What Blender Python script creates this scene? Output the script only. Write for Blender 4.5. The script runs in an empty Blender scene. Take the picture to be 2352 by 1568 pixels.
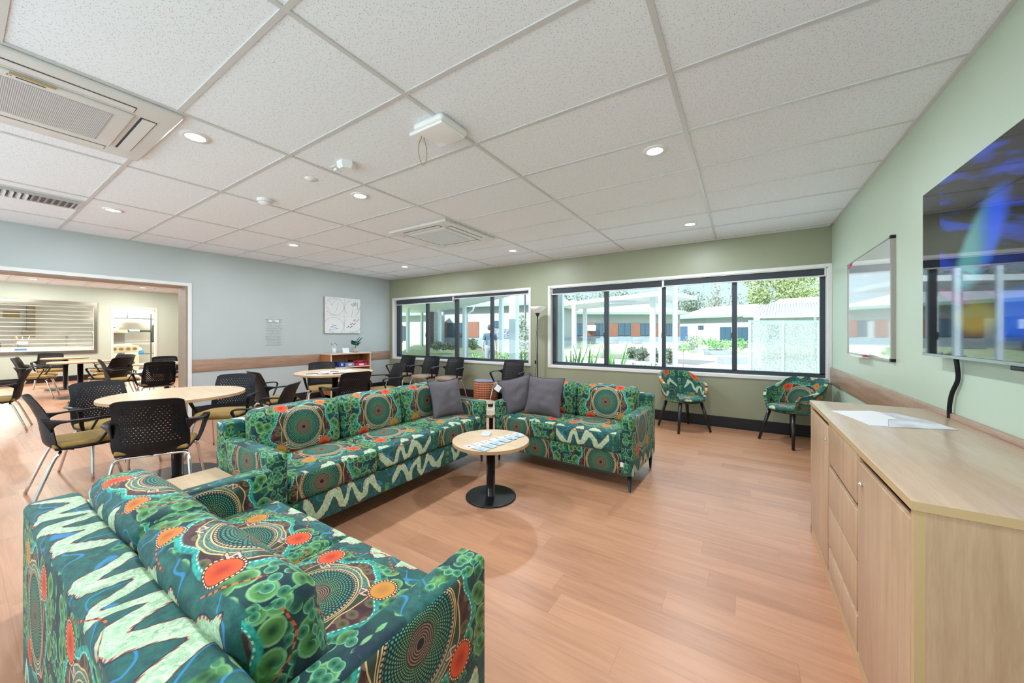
import bpy, math, random
from mathutils import Vector, Matrix, noise as mnoise
PI = math.pi
R = math.radians
SC = bpy.context.scene
COL = SC.collection

# ---------------------------------------------------------------- camera, sky, sun, exposure
F_PX, CX, HY, YAW, CAMZ = 832.3, 1163.8, 766.8, 0.5773, 1.24
cd = bpy.data.cameras.new('camera'); cam = bpy.data.objects.new('camera', cd); COL.objects.link(cam)
cam.location = (0, 0, CAMZ); cam.rotation_euler = (PI / 2, 0, YAW)
cd.sensor_width = 36; cd.lens = F_PX / 2352 * 36
cd.shift_x = (1176 - CX) / 2352; cd.shift_y = (HY - 784) / 2352
cd.clip_start = 0.02; cd.clip_end = 400
SC.camera = cam
SC.view_settings.view_transform = 'Standard'; SC.view_settings.look = 'None'
SC.view_settings.gamma = 1; SC.view_settings.use_curve_mapping = False
SC.view_settings.exposure = 0.20
cy = SC.cycles
cy.max_bounces = 8; cy.diffuse_bounces = 5; cy.glossy_bounces = 4; cy.transmission_bounces = 4
cy.transparent_max_bounces = 24; cy.sample_clamp_indirect = 4.0; cy.caustics_reflective = False; cy.caustics_refractive = False
cy.use_denoising = True; cy.use_adaptive_sampling = True; cy.adaptive_threshold = 0.02
W = bpy.data.worlds.new('sky'); SC.world = W; W.use_nodes = True
wn = W.node_tree.nodes; wl = W.node_tree.links
tc = wn.new('ShaderNodeTexCoord'); sp = wn.new('ShaderNodeSeparateXYZ'); rp = wn.new('ShaderNodeValToRGB')
wl.new(tc.outputs['Generated'], sp.inputs[0]); wl.new(sp.outputs['Z'], rp.inputs[0])
rp.color_ramp.elements[0].position = 0.0; rp.color_ramp.elements[0].color = (0.30, 0.34, 0.37, 1)
rp.color_ramp.elements[1].position = 0.20; rp.color_ramp.elements[1].color = (0.235, 0.32, 0.39, 1)
q = rp.color_ramp.elements.new(0.5); q.color = (0.80, 0.90, 1.0, 1)
SKY, SUN = 2.8, 11.0
wl.new(rp.outputs[0], wn['Background'].inputs[0]); wn['Background'].inputs[1].default_value = SKY
sd = bpy.data.lights.new('sun', 'SUN'); so = bpy.data.objects.new('sun', sd); COL.objects.link(so)
sd.energy = SUN; sd.angle = R(1.0); sd.color = (0.96, 0.98, 1.0); so.rotation_euler = (R(46), 0, R(-14)); so.location = (0, -20, 30)
LAMP_W = 21.0

FW = Vector((math.sin(-YAW), math.cos(-YAW), 0)); RT = Vector((math.cos(-YAW), -math.sin(-YAW), 0))
def gd(u, d, z):            # world point seen in photo column u at depth d, height z
    p = FW * d + RT * ((u - CX) / F_PX * d); return Vector((p.x, p.y, z))
def fl(u, v, z=0.0):        # world point on the horizontal plane z seen at (u, v)
    return gd(u, F_PX * (CAMZ - z) / (v - HY), z)

# ---------------------------------------------------------------- node helper
class V:
    def __init__(s, g, k): s.g = g; s.k = k
    def _b(a, op, b, r=False): return a.g.m(op, b, a) if r else a.g.m(op, a, b)
    def __add__(a, b): return a._b('ADD', b)
    def __radd__(a, b): return a._b('ADD', b)
    def __sub__(a, b): return a._b('SUBTRACT', b)
    def __rsub__(a, b): return a._b('SUBTRACT', b, True)
    def __mul__(a, b): return a._b('MULTIPLY', b)
    def __rmul__(a, b): return a._b('MULTIPLY', b)
    def __truediv__(a, b): return a._b('DIVIDE', b)
class G:
    def __init__(s, nt): s.nt = nt
    def n(s, t, **kw):
        o = s.nt.nodes.new(t)
        for k, v in kw.items(): setattr(o, k, v)
        return o
    def put(s, sock, v):
        if isinstance(v, V): s.nt.links.new(v.k, sock)
        elif isinstance(v, (tuple, list)): sock.default_value = tuple(v) + ((1,) if len(v) == 3 and len(sock.default_value) == 4 else ())
        else: sock.default_value = v
    def m(s, op, a, b=None, c=None):
        o = s.n('ShaderNodeMath', operation=op)
        s.put(o.inputs[0], a)
        if b is not None: s.put(o.inputs[1], b)
        if c is not None: s.put(o.inputs[2], c)
        return V(s, o.outputs[0])
    def ss(s, a, b, x):     # smoothstep
        o = s.n('ShaderNodeMapRange', interpolation_type='SMOOTHSTEP')
        s.put(o.inputs[0], x); s.put(o.inputs[1], a); s.put(o.inputs[2], b)
        return V(s, o.outputs[0])
    def lt(s, x, e, w=0.001): return 1 - s.ss(e - w, e + w, x)
    def gt(s, x, e, w=0.001): return s.ss(e - w, e + w, x)
    def mix(s, f, a, b):
        o = s.n('ShaderNodeMix', data_type='RGBA'); s.put(o.inputs[0], f); s.put(o.inputs[6], a); s.put(o.inputs[7], b)
        return V(s, o.outputs[2])
    def xyz(s, x, y, z=0.0):
        o = s.n('ShaderNodeCombineXYZ'); s.put(o.inputs[0], x); s.put(o.inputs[1], y); s.put(o.inputs[2], z); return V(s, o.outputs[0])
    def sep(s, v):
        o = s.n('ShaderNodeSeparateXYZ'); s.put(o.inputs[0], v); return [V(s, k) for k in o.outputs]
    def noise(s, vec, scale, detail=2, rough=0.5, dist=0.0):
        o = s.n('ShaderNodeTexNoise'); s.put(o.inputs['Vector'], vec); o.inputs['Scale'].default_value = scale
        o.inputs['Detail'].default_value = detail; o.inputs['Roughness'].default_value = rough; o.inputs['Distortion'].default_value = dist
        return V(s, o.outputs['Fac'])
    def voro(s, vec, scale, dims='2D', out='Distance', rnd=1.0):
        o = s.n('ShaderNodeTexVoronoi', voronoi_dimensions=dims); s.put(o.inputs['Vector'], vec)
        o.inputs['Scale'].default_value = scale; o.inputs['Randomness'].default_value = rnd
        return V(s, o.outputs[out])
    def coord(s, which='Object'):
        return V(s, s.n('ShaderNodeTexCoord').outputs[which])
    def bump(s, h, strength=0.3, dist=0.01):
        o = s.n('ShaderNodeBump'); s.put(o.inputs['Height'], h); o.inputs['Strength'].default_value = strength; o.inputs['Distance'].default_value = dist
        return V(s, o.outputs[0])

def newmat(name):
    m = bpy.data.materials.new(name); m.use_nodes = True
    return m, G(m.node_tree), m.node_tree.nodes['Principled BSDF']
def mat(name, c, rough=0.5, metal=0.0, spec=0.5, var=0.0, vscale=8.0, bump=0.0, bscale=200.0, emit=None, estr=0.0, stretch=(1, 1, 1), coat=0.0):
    m, g, b = newmat(name)
    b.inputs['Base Color'].default_value = tuple(c) + (1,)
    b.inputs['Roughness'].default_value = rough; b.inputs['Metallic'].default_value = metal
    b.inputs['Specular IOR Level'].default_value = spec; b.inputs['Coat Weight'].default_value = coat
    if emit: b.inputs['Emission Color'].default_value = tuple(emit) + (1,); b.inputs['Emission Strength'].default_value = estr
    if var or bump:
        x, y, z = g.sep(g.coord()); vec = g.xyz(x * stretch[0], y * stretch[1], z * stretch[2])
        if var:
            f = g.noise(vec, vscale, 3)
            g.put(b.inputs['Base Color'], g.mix(g.ss(0.3, 0.7, f), [k * (1 - var) for k in c], [min(1, k * (1 + var)) for k in c]))
        if bump: g.put(b.inputs['Normal'], g.bump(g.noise(vec, bscale, 2), bump, 0.002))
    return m
def wood(name, c1, c2, rough=0.35, axis='X', scale=1.0, spec=0.5):
    m, g, b = newmat(name)
    x, y, z = g.sep(g.coord())
    k = {'X': (1.2, 14, 14), 'Y': (14, 1.2, 14), 'Z': (14, 14, 1.2)}[axis]
    vec = g.xyz(x * (k[0] * scale), y * (k[1] * scale), z * (k[2] * scale))
    n1 = g.noise(vec, 1.6, 4, 0.6, 0.6); n2 = g.noise(vec, 11, 3, 0.6)
    f = g.ss(0.25, 0.75, n1 * 0.7 + n2 * 0.3)
    g.put(b.inputs['Base Color'], g.mix(f, c1, c2)); b.inputs['Roughness'].default_value = rough; b.inputs['Specular IOR Level'].default_value = spec
    return m

def fabric_material():
    m, g, b = newmat('dot painting upholstery fabric')
    U, Vv, _ = g.sep(V(g, g.n('ShaderNodeUVMap').outputs[0]))
    raw = g.xyz(U, Vv)
    w1 = g.noise(raw, 11, 2) - 0.5; w2 = g.noise(g.xyz(Vv + 3.7, U), 11, 2) - 0.5
    LW, LH = 0.62, 0.60
    x = g.m('PINGPONG', U, LW) - LW / 2
    y = g.m('FLOORED_MODULO', Vv + LH / 2, LH) - LH / 2
    xw = x + w1 * 0.035; yw = y + w2 * 0.035
    r = g.m('SQRT', x * x + y * y); th = g.m('ARCTAN2', y, x)
    fine = g.noise(raw, 160, 2)
    # ground
    col = g.mix(g.ss(0.35, 0.65, g.noise(raw, 14, 4, 0.6)), (0.003, 0.020, 0.036), (0.009, 0.062, 0.052))
    def bubbles(col, scale, c_in, c_out, c_rim, seed, amt=1.0):
        d = g.voro(g.xyz(x * 1.0 + seed, y + seed * 0.7), scale)
        d = d + (fine - 0.5) * 0.05
        disc = g.lt(d, 0.46, 0.03) * amt
        body = g.mix(g.ss(0.02, 0.36, d), c_in, c_out)
        body = g.mix(g.ss(0.34, 0.40, d), body, c_rim)
        body = g.mix(g.gt(g.m('SINE', g.m('ARCTAN2', y * scale, x * scale) * 60), 0.0, 0.5) * g.ss(0.2, 0.4, d) * 0.25, body, (0.01, 0.07, 0.06))
        return g.mix(disc, col, body)
    col = bubbles(col, 17, (0.004, 0.055, 0.020), (0.095, 0.26, 0.065), (0.20, 0.42, 0.18), 1.3)
    col = bubbles(col, 34, (0.006, 0.065, 0.045), (0.045, 0.21, 0.10), (0.17, 0.43, 0.24), 5.1, g.gt(g.noise(raw, 9, 1), 0.5, 0.03))
    # teal pool with snakes at the tile's top/bottom seam
    ys = g.m('FLOORED_MODULO', Vv, LH) - LH / 2
    w3 = g.noise(raw, 4.5, 1) - 0.5; w4 = g.noise(g.xyz(Vv + 1.7, U + 4), 4.5, 1) - 0.5
    wx, wy = x + w3 * 0.12 + w1 * 0.012, ys + w4 * 0.12 + w2 * 0.012
    pool = g.lt(g.m('ABSOLUTE', wy + 0.012 * 1.0), 0.108, 0.004) * g.lt(g.m('ABSOLUTE', wx + 0.0), 0.290, 0.006)
    pc = g.mix(g.ss(0.3, 0.7, g.noise(raw, 30, 3, 0.7)), (0.008, 0.060, 0.058), (0.020, 0.125, 0.105))
    blue = g.lt(g.m('ABSOLUTE', g.noise(raw, 6, 1) - 0.5), 0.008, 0.004)
    pc = g.mix(blue * 0.8, pc, (0.03, 0.22, 0.46))
    pe = g.m('ABSOLUTE', g.m('ABSOLUTE', wy) - 0.097)
    col = g.mix(pool, col, pc)
    KK = 2 * PI / 0.150; AA = 0.046
    ph = wx * KK
    dist = g.m('ABSOLUTE', wy - g.m('SINE', ph + g.m('SINE', ph * 0.5) * 0.5) * AA) / g.m('SQRT', 1 + g.m('POWER', g.m('COSINE', ph) * (AA * KK), 2.0))
    band = g.lt(g.m('ABSOLUTE', wx), 0.26, 0.003)
    halo = g.lt(dist, 0.0265, 0.001) * band; rim = g.lt(dist, 0.0235, 0.001) * band; core = g.lt(dist, 0.0200, 0.001) * band
    cc = g.mix(g.ss(0.35, 0.65, g.noise(raw, 45, 3, 0.6, 1.5)), (0.30, 0.46, 0.29), (0.54, 0.67, 0.46))
    cl = g.lt(g.m('ABSOLUTE', g.noise(raw, 28, 2, 0.5, 1.0) - 0.5), 0.008, 0.006)
    cc = g.mix(cl * 0.55, cc, (0.10, 0.26, 0.14))
    beads = g.gt(g.m('SINE', ph * 14), 0.0, 0.3)
    col = g.mix(halo, col, (0.010, 0.020, 0.045)); col = g.mix(rim, col, g.mix(beads, (0.28, 0.07, 0.035), (0.60, 0.42, 0.28))); col = g.mix(core, col, cc)
    # maroon field round the mandala with teal beaded edge
    rb = g.m('SQRT', xw * xw * 1.05 + yw * yw * 1.25) + g.m('SINE', th * 5 + 0.6) * 0.014 + g.m('SINE', th * 9) * 0.006
    RB = 0.198
    mar = g.mix(g.ss(0.3, 0.7, g.noise(raw, 24, 3)), (0.030, 0.010, 0.012), (0.090, 0.030, 0.030))
    md = g.voro(g.xyz(x + 2.0, y * 1.3), 20)
    mar = g.mix(g.lt(md, 0.40, 0.02), mar, g.mix(g.ss(0.0, 0.34, md), (0.035, 0.045, 0.012), (0.13, 0.12, 0.045)))
    mar = g.mix(g.lt(g.m('ABSOLUTE', md - 0.36), 0.025, 0.012), mar, (0.22, 0.055, 0.10))
    inside = g.lt(rb, RB, 0.002)
    col = g.mix(inside, col, mar)
    edge = g.lt(g.m('ABSOLUTE', rb - RB), 0.0095, 0.003)
    col = g.mix(edge, col, g.mix(g.ss(0.3, 0.7, g.noise(raw, 70, 2)), (0.012, 0.20, 0.17), (0.035, 0.42, 0.34)))
    bead = g.lt(g.m('ABSOLUTE', rb - RB + 0.006), 0.0022, 0.0006) * g.gt(g.m('SINE', th * 90), 0.0, 0.3)
    col = g.mix(bead, col, (0.50, 0.68, 0.50))
    # red beaded line further out
    rl = g.lt(g.m('ABSOLUTE', rb - 0.262), 0.0028, 0.0006) * g.gt(g.noise(raw, 5, 0), 0.47, 0.01)
    col = g.mix(rl, col, g.mix(g.gt(g.m('SINE', th * 80), -0.2, 0.3), (0.12, 0.02, 0.015), (0.55, 0.12, 0.05)))
    # shield contour
    rs = r * (1 + 0.0) + g.m('SINE', th * 4 + 1.57) * 0.008 + g.m('SINE', th * 6 + 1.57) * 0.006 + g.m('SINE', th * 13) * 0.0018
    RS = 0.150
    sh = g.lt(rs, RS, 0.001)
    shc = g.mix(g.ss(0.42, 0.58, g.noise(raw, 220, 1)), (0.030, 0.10, 0.085), (0.13, 0.24, 0.19))
    shc = g.mix(g.gt(g.m('ABSOLUTE', g.m('SINE', th)), 0.62, 0.08), (0.030, 0.045, 0.030), shc)
    col = g.mix(sh, col, shc)
    gold = (0.66, 0.44, 0.18)
    col = g.mix(g.lt(g.m('ABSOLUTE', rs - RS), 0.0021, 0.0006), col, gold)
    col = g.mix(g.lt(g.m('ABSOLUTE', r * 1.0 + g.m('SINE', th * 2 + 1.2) * 0.005 - 0.132), 0.0015, 0.0005), col, gold)
    # mandala
    disc = g.lt(r, 0.121, 0.0006)
    col = g.mix(disc, col, (0.016, 0.014, 0.010))
    col = g.mix(g.lt(g.m('ABSOLUTE', r - 0.1215), 0.0018, 0.0005), col, gold)
    NN = 58
    an = th * (NN / (2 * PI)); lr = g.m('LOGARITHM', g.m('MAXIMUM', r, 0.004), math.e) * (NN / (2 * PI)) * 1.15
    row = g.m('FLOOR', lr); off = g.m('FLOORED_MODULO', row, 2.0) * 0.5
    fa = g.m('FRACT', an + off + 60) - 0.5; fb = g.m('FRACT', lr + 60) - 0.5
    dd = g.m('SQRT', fa * fa + fb * fb)
    dots = g.lt(dd, 0.31, 0.07)
    zone = g.lt(r, 0.109, 0.0005) * g.gt(r, 0.044, 0.0005)
    dc = g.mix(g.ss(0.045, 0.105, r), (0.16, 0.44, 0.22), (0.018, 0.33, 0.26))
    col = g.mix(zone * dots, col, dc)
    fa2 = g.m('FRACT', th * (72 / (2 * PI)) + 60) - 0.5
    rimd = g.lt(g.m('SQRT', fa2 * fa2 + g.m('POWER', (r - 0.1145) / 0.0100, 2.0)), 0.34, 0.06)
    col = g.mix(rimd, col, (0.50, 0.34, 0.24))
    zi = g.lt(r, 0.044, 0.0005)
    ring = g.gt(g.m('SINE', r * (2 * PI / 0.0062)), -0.1, 0.3)
    dots3 = g.gt(g.m('SINE', th * 42), -0.2, 0.4)
    col = g.mix(zi, col, g.mix(ring * (dots3 * 0.6 + 0.4), (0.020, 0.010, 0.008), (0.34, 0.21, 0.15)))
    col = g.mix(g.lt(r, 0.0095, 0.0005), col, (0.006, 0.005, 0.005))
    # orange suns and small cream squiggles
    def spot(col, px, py, rad, c1, c2):
        dx, dy = x - px, y - py
        d = g.m('SQRT', dx * dx + dy * dy); t = g.m('ARCTAN2', dy, dx)
        col = g.mix(g.lt(d, rad * 1.24, 0.0006), col, (0.07, 0.012, 0.008))
        tt = g.m('FRACT', t * (26 / (2 * PI)) + 60) - 0.5
        be = g.lt(g.m('SQRT', tt * tt + g.m('POWER', (d - rad * 1.12) / (rad * 0.20), 2.0)), 0.33, 0.06)
        col = g.mix(be, col, (0.80, 0.50, 0.34))
        body = g.mix(g.ss(0.0, 1.0, d / rad + (fine - 0.5) * 0.5), c1, c2)
        return g.mix(g.lt(d, rad, 0.0006), col, body)
    red1, red2 = (0.40, 0.025, 0.006), (0.74, 0.085, 0.014)
    och1, och2 = (0.40, 0.10, 0.010), (0.55, 0.24, 0.030)
    col = spot(col, -0.150, -0.126, 0.036, (0.42, 0.16, 0.03), och2)
    col = spot(col, 0.142, -0.142, 0.038, red1, red2)
    col = spot(col, -0.118, 0.152, 0.036, red1, red2)
    col = spot(col, 0.150, 0.165, 0.030, och1, (0.66, 0.20, 0.03))
    for (px, py, s) in ((0.104, -0.098, 1), (-0.112, -0.088, -1), (-0.085, 0.118, 1), (0.098, 0.112, -1)):
        sx = (x - px) * s + (y - py); sy = (y - py) - (x - px) * s
        dq = g.m('ABSOLUTE', sy - g.m('SINE', sx * 190) * 0.010)
        mk = g.lt(g.m('ABSOLUTE', sx), 0.026, 0.0008) * g.lt(dq, 0.0075, 0.001)
        mk2 = g.lt(g.m('ABSOLUTE', sx), 0.029, 0.0008) * g.lt(dq, 0.0115, 0.001)
        col = g.mix(mk2, col, (0.06, 0.015, 0.012)); col = g.mix(mk, col, (0.62, 0.40, 0.30))
    g.put(b.inputs['Base Color'], col)
    b.inputs['Roughness'].default_value = 0.75; b.inputs['Specular IOR Level'].default_value = 0.35
    b.inputs['Sheen Weight'].default_value = 0.08; b.inputs['Sheen Roughness'].default_value = 0.5
    return m

def floor_material():
    m, g, b = newmat('timber look vinyl plank')
    x, y, z = g.sep(g.coord())
    PWd, PL = 0.145, 0.95
    row = g.m('FLOOR', y / PWd)
    off = g.m('FRACT', g.m('SINE', row * 12.9898) * 43758.5453)
    xx = x / PL + off; cell = g.m('FLOOR', xx)
    rnd = g.m('FRACT', g.m('SINE', row * 78.233 + cell * 37.719) * 43758.5453)
    gv = g.xyz(x * 1.3 + rnd * 17, y * 16 + rnd * 9, 0.0)
    n1 = g.noise(gv, 1.5, 4, 0.62, 0.9); n2 = g.noise(g.xyz(x * 5 + rnd * 31, y * 130, 0.0), 1.0, 3, 0.6)
    f = g.ss(0.2, 0.8, n1 * 0.62 + n2 * 0.18 + rnd * 0.22)
    c = g.mix(f, (0.36, 0.165, 0.090), (0.56, 0.285, 0.165))
    fy = g.m('FRACT', y / PWd); fx = g.m('FRACT', xx)
    j = g.m('MAXIMUM', g.lt(g.m('MINIMUM', fy, 1 - fy), 0.010, 0.006), g.lt(g.m('MINIMUM', fx, 1 - fx), 0.0016, 0.001))
    c = g.mix(j * 0.28, c, (0.20, 0.09, 0.05))
    g.put(b.inputs['Base Color'], c); b.inputs['Roughness'].default_value = 0.42; b.inputs['Specular IOR Level'].default_value = 0.5
    g.put(b.inputs['Roughness'], 0.31 + n2 * 0.10)
    g.put(b.inputs['Normal'], g.bump(n2 - j * 0.6, 0.10, 0.001))
    return m
def ceiling_material():
    m, g, b = newmat('fissured mineral fibre tile')
    p = g.coord(); x, y, z = g.sep(p); vec = g.xyz(x, y)
    d = g.voro(vec, 115); sel = g.gt(g.noise(vec, 60, 1), 0.52, 0.03)
    pit = g.lt(d, 0.20, 0.07) * sel
    n = g.noise(vec, 300, 2)
    g.put(b.inputs['Base Color'], g.mix(pit * 0.6, g.mix(n, (0.80, 0.835, 0.885), (0.87, 0.905, 0.955)), (0.30, 0.29, 0.29)))
    g.put(b.inputs['Normal'], g.bump(n * 0.5 - pit, 0.25, 0.002)); b.inputs['Roughness'].default_value = 0.9; b.inputs['Specular IOR Level'].default_value = 0.1
    return m
def perforated_material():
    m, g, b = newmat('perforated black chair plastic')
    u, v, _ = g.sep(V(g, g.n('ShaderNodeUVMap').outputs[0]))
    b.inputs['Base Color'].default_value = (0.006, 0.0065, 0.009, 1); b.inputs['Roughness'].default_value = 0.48; b.inputs['Specular IOR Level'].default_value = 0.28
    px, py = 0.0235, 0.0180
    row = g.m('FLOOR', v / py); off = g.m('FLOORED_MODULO', row, 2.0) * 0.5
    fx = (g.m('FRACT', u / px + off + 40) - 0.5) * px; fy = (g.m('FRACT', v / py + 40) - 0.5) * py
    hole = g.lt(g.m('SQRT', fx * fx + fy * fy * 2.2), 0.0046, 0.0005) * g.lt(g.m('ABSOLUTE', u), 0.158, 0.001) * g.gt(v, 0.46, 0.001) * g.lt(v, 0.735, 0.001)
    g.put(b.inputs['Alpha'], 1 - hole)
    return m
def glass_material(name, tint=(0.93, 0.98, 0.97), refl=1.0):
    m = bpy.data.materials.new(name); m.use_nodes = True; nt = m.node_tree; g = G(nt)
    nt.nodes.remove(nt.nodes['Principled BSDF']); out = nt.nodes['Material Output']
    tr = g.n('ShaderNodeBsdfTransparent'); tr.inputs[0].default_value = tuple(tint) + (1,)
    gl = g.n('ShaderNodeBsdfGlossy'); gl.inputs['Roughness'].default_value = 0.02
    lw = g.n('ShaderNodeLayerWeight'); lw.inputs['Blend'].default_value = 0.5
    mx = g.n('ShaderNodeMixShader'); g.put(mx.inputs[0], (g.m('POWER', V(g, lw.outputs['Facing']), 5.0) * 0.9 + 0.03) * refl)
    nt.links.new(tr.outputs[0], mx.inputs[1]); nt.links.new(gl.outputs[0], mx.inputs[2]); nt.links.new(mx.outputs[0], out.inputs[0])
    return m
def screen_material():
    m, g, b = newmat('television picture')
    u, v, _ = g.sep(V(g, g.n('ShaderNodeUVMap').outputs[0]))   # u 0..1 from far edge to near edge, v 0..1 upwards
    s = v + u * 0.55                                         # diagonal streaks
    n = g.noise(g.xyz(u * 1.2 - v * 0.9, s * 7.0), 1.6, 3, 0.55)
    n2 = g.noise(g.xyz(u * 2.0, s * 12.0 + 4), 1.0, 2)
    pic = g.gt(u, 0.13, 0.004)
    blue = g.ss(0.46, 0.64, n) * g.ss(0.35, 0.60, v)
    c = g.mix(blue, (0.004, 0.004, 0.006), (0.008, 0.045, 0.42))
    dx = (u - 0.36) * 2.4; dy = v - 0.56
    blob = g.lt(g.m('SQRT', dx * dx * 1.6 + g.m('POWER', dy - dx * 0.45, 2.0) * 5.5) + (n2 - 0.5) * 0.12, 0.36, 0.12)
    c = g.mix(blob * g.ss(0.52, 0.30, u), c, (0.10, 0.34, 0.36)); c = g.mix(blob * g.ss(0.33, 0.45, u), c, (0.01, 0.10, 0.85))
    mag = g.ss(0.52, 0.66, g.noise(g.xyz(u * 1.3, s * 9 + 8), 1.3, 2)) * g.ss(0.50, 0.40, v) * g.ss(0.18, 0.30, v)
    c = g.mix(mag, c, (0.16, 0.012, 0.10))
    yel = g.lt(g.m('SQRT', g.m('POWER', (u - 0.34) * 3.0, 2.0) + g.m('POWER', (v - 0.20) * 4.0, 2.0)), 0.30, 0.12)
    c = g.mix(yel, c, (0.20, 0.18, 0.01))
    bl2 = g.lt(g.m('MAXIMUM', g.m('ABSOLUTE', u - 0.56) * 1.0, g.m('ABSOLUTE', v - 0.20)), 0.10, 0.03)
    c = g.mix(bl2, c, (0.01, 0.10, 0.60))
    c = g.mix(pic, (0.002, 0.002, 0.003), c)
    b.inputs['Base Color'].default_value = (0.004, 0.004, 0.005, 1); b.inputs['Roughness'].default_value = 0.03
    b.inputs['Specular IOR Level'].default_value = 0.45; b.inputs['Coat Weight'].default_value = 0.15; b.inputs['Coat Roughness'].default_value = 0.02
    g.put(b.inputs['Emission Color'], c); b.inputs['Emission Strength'].default_value = 0.75
    return m

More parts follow.
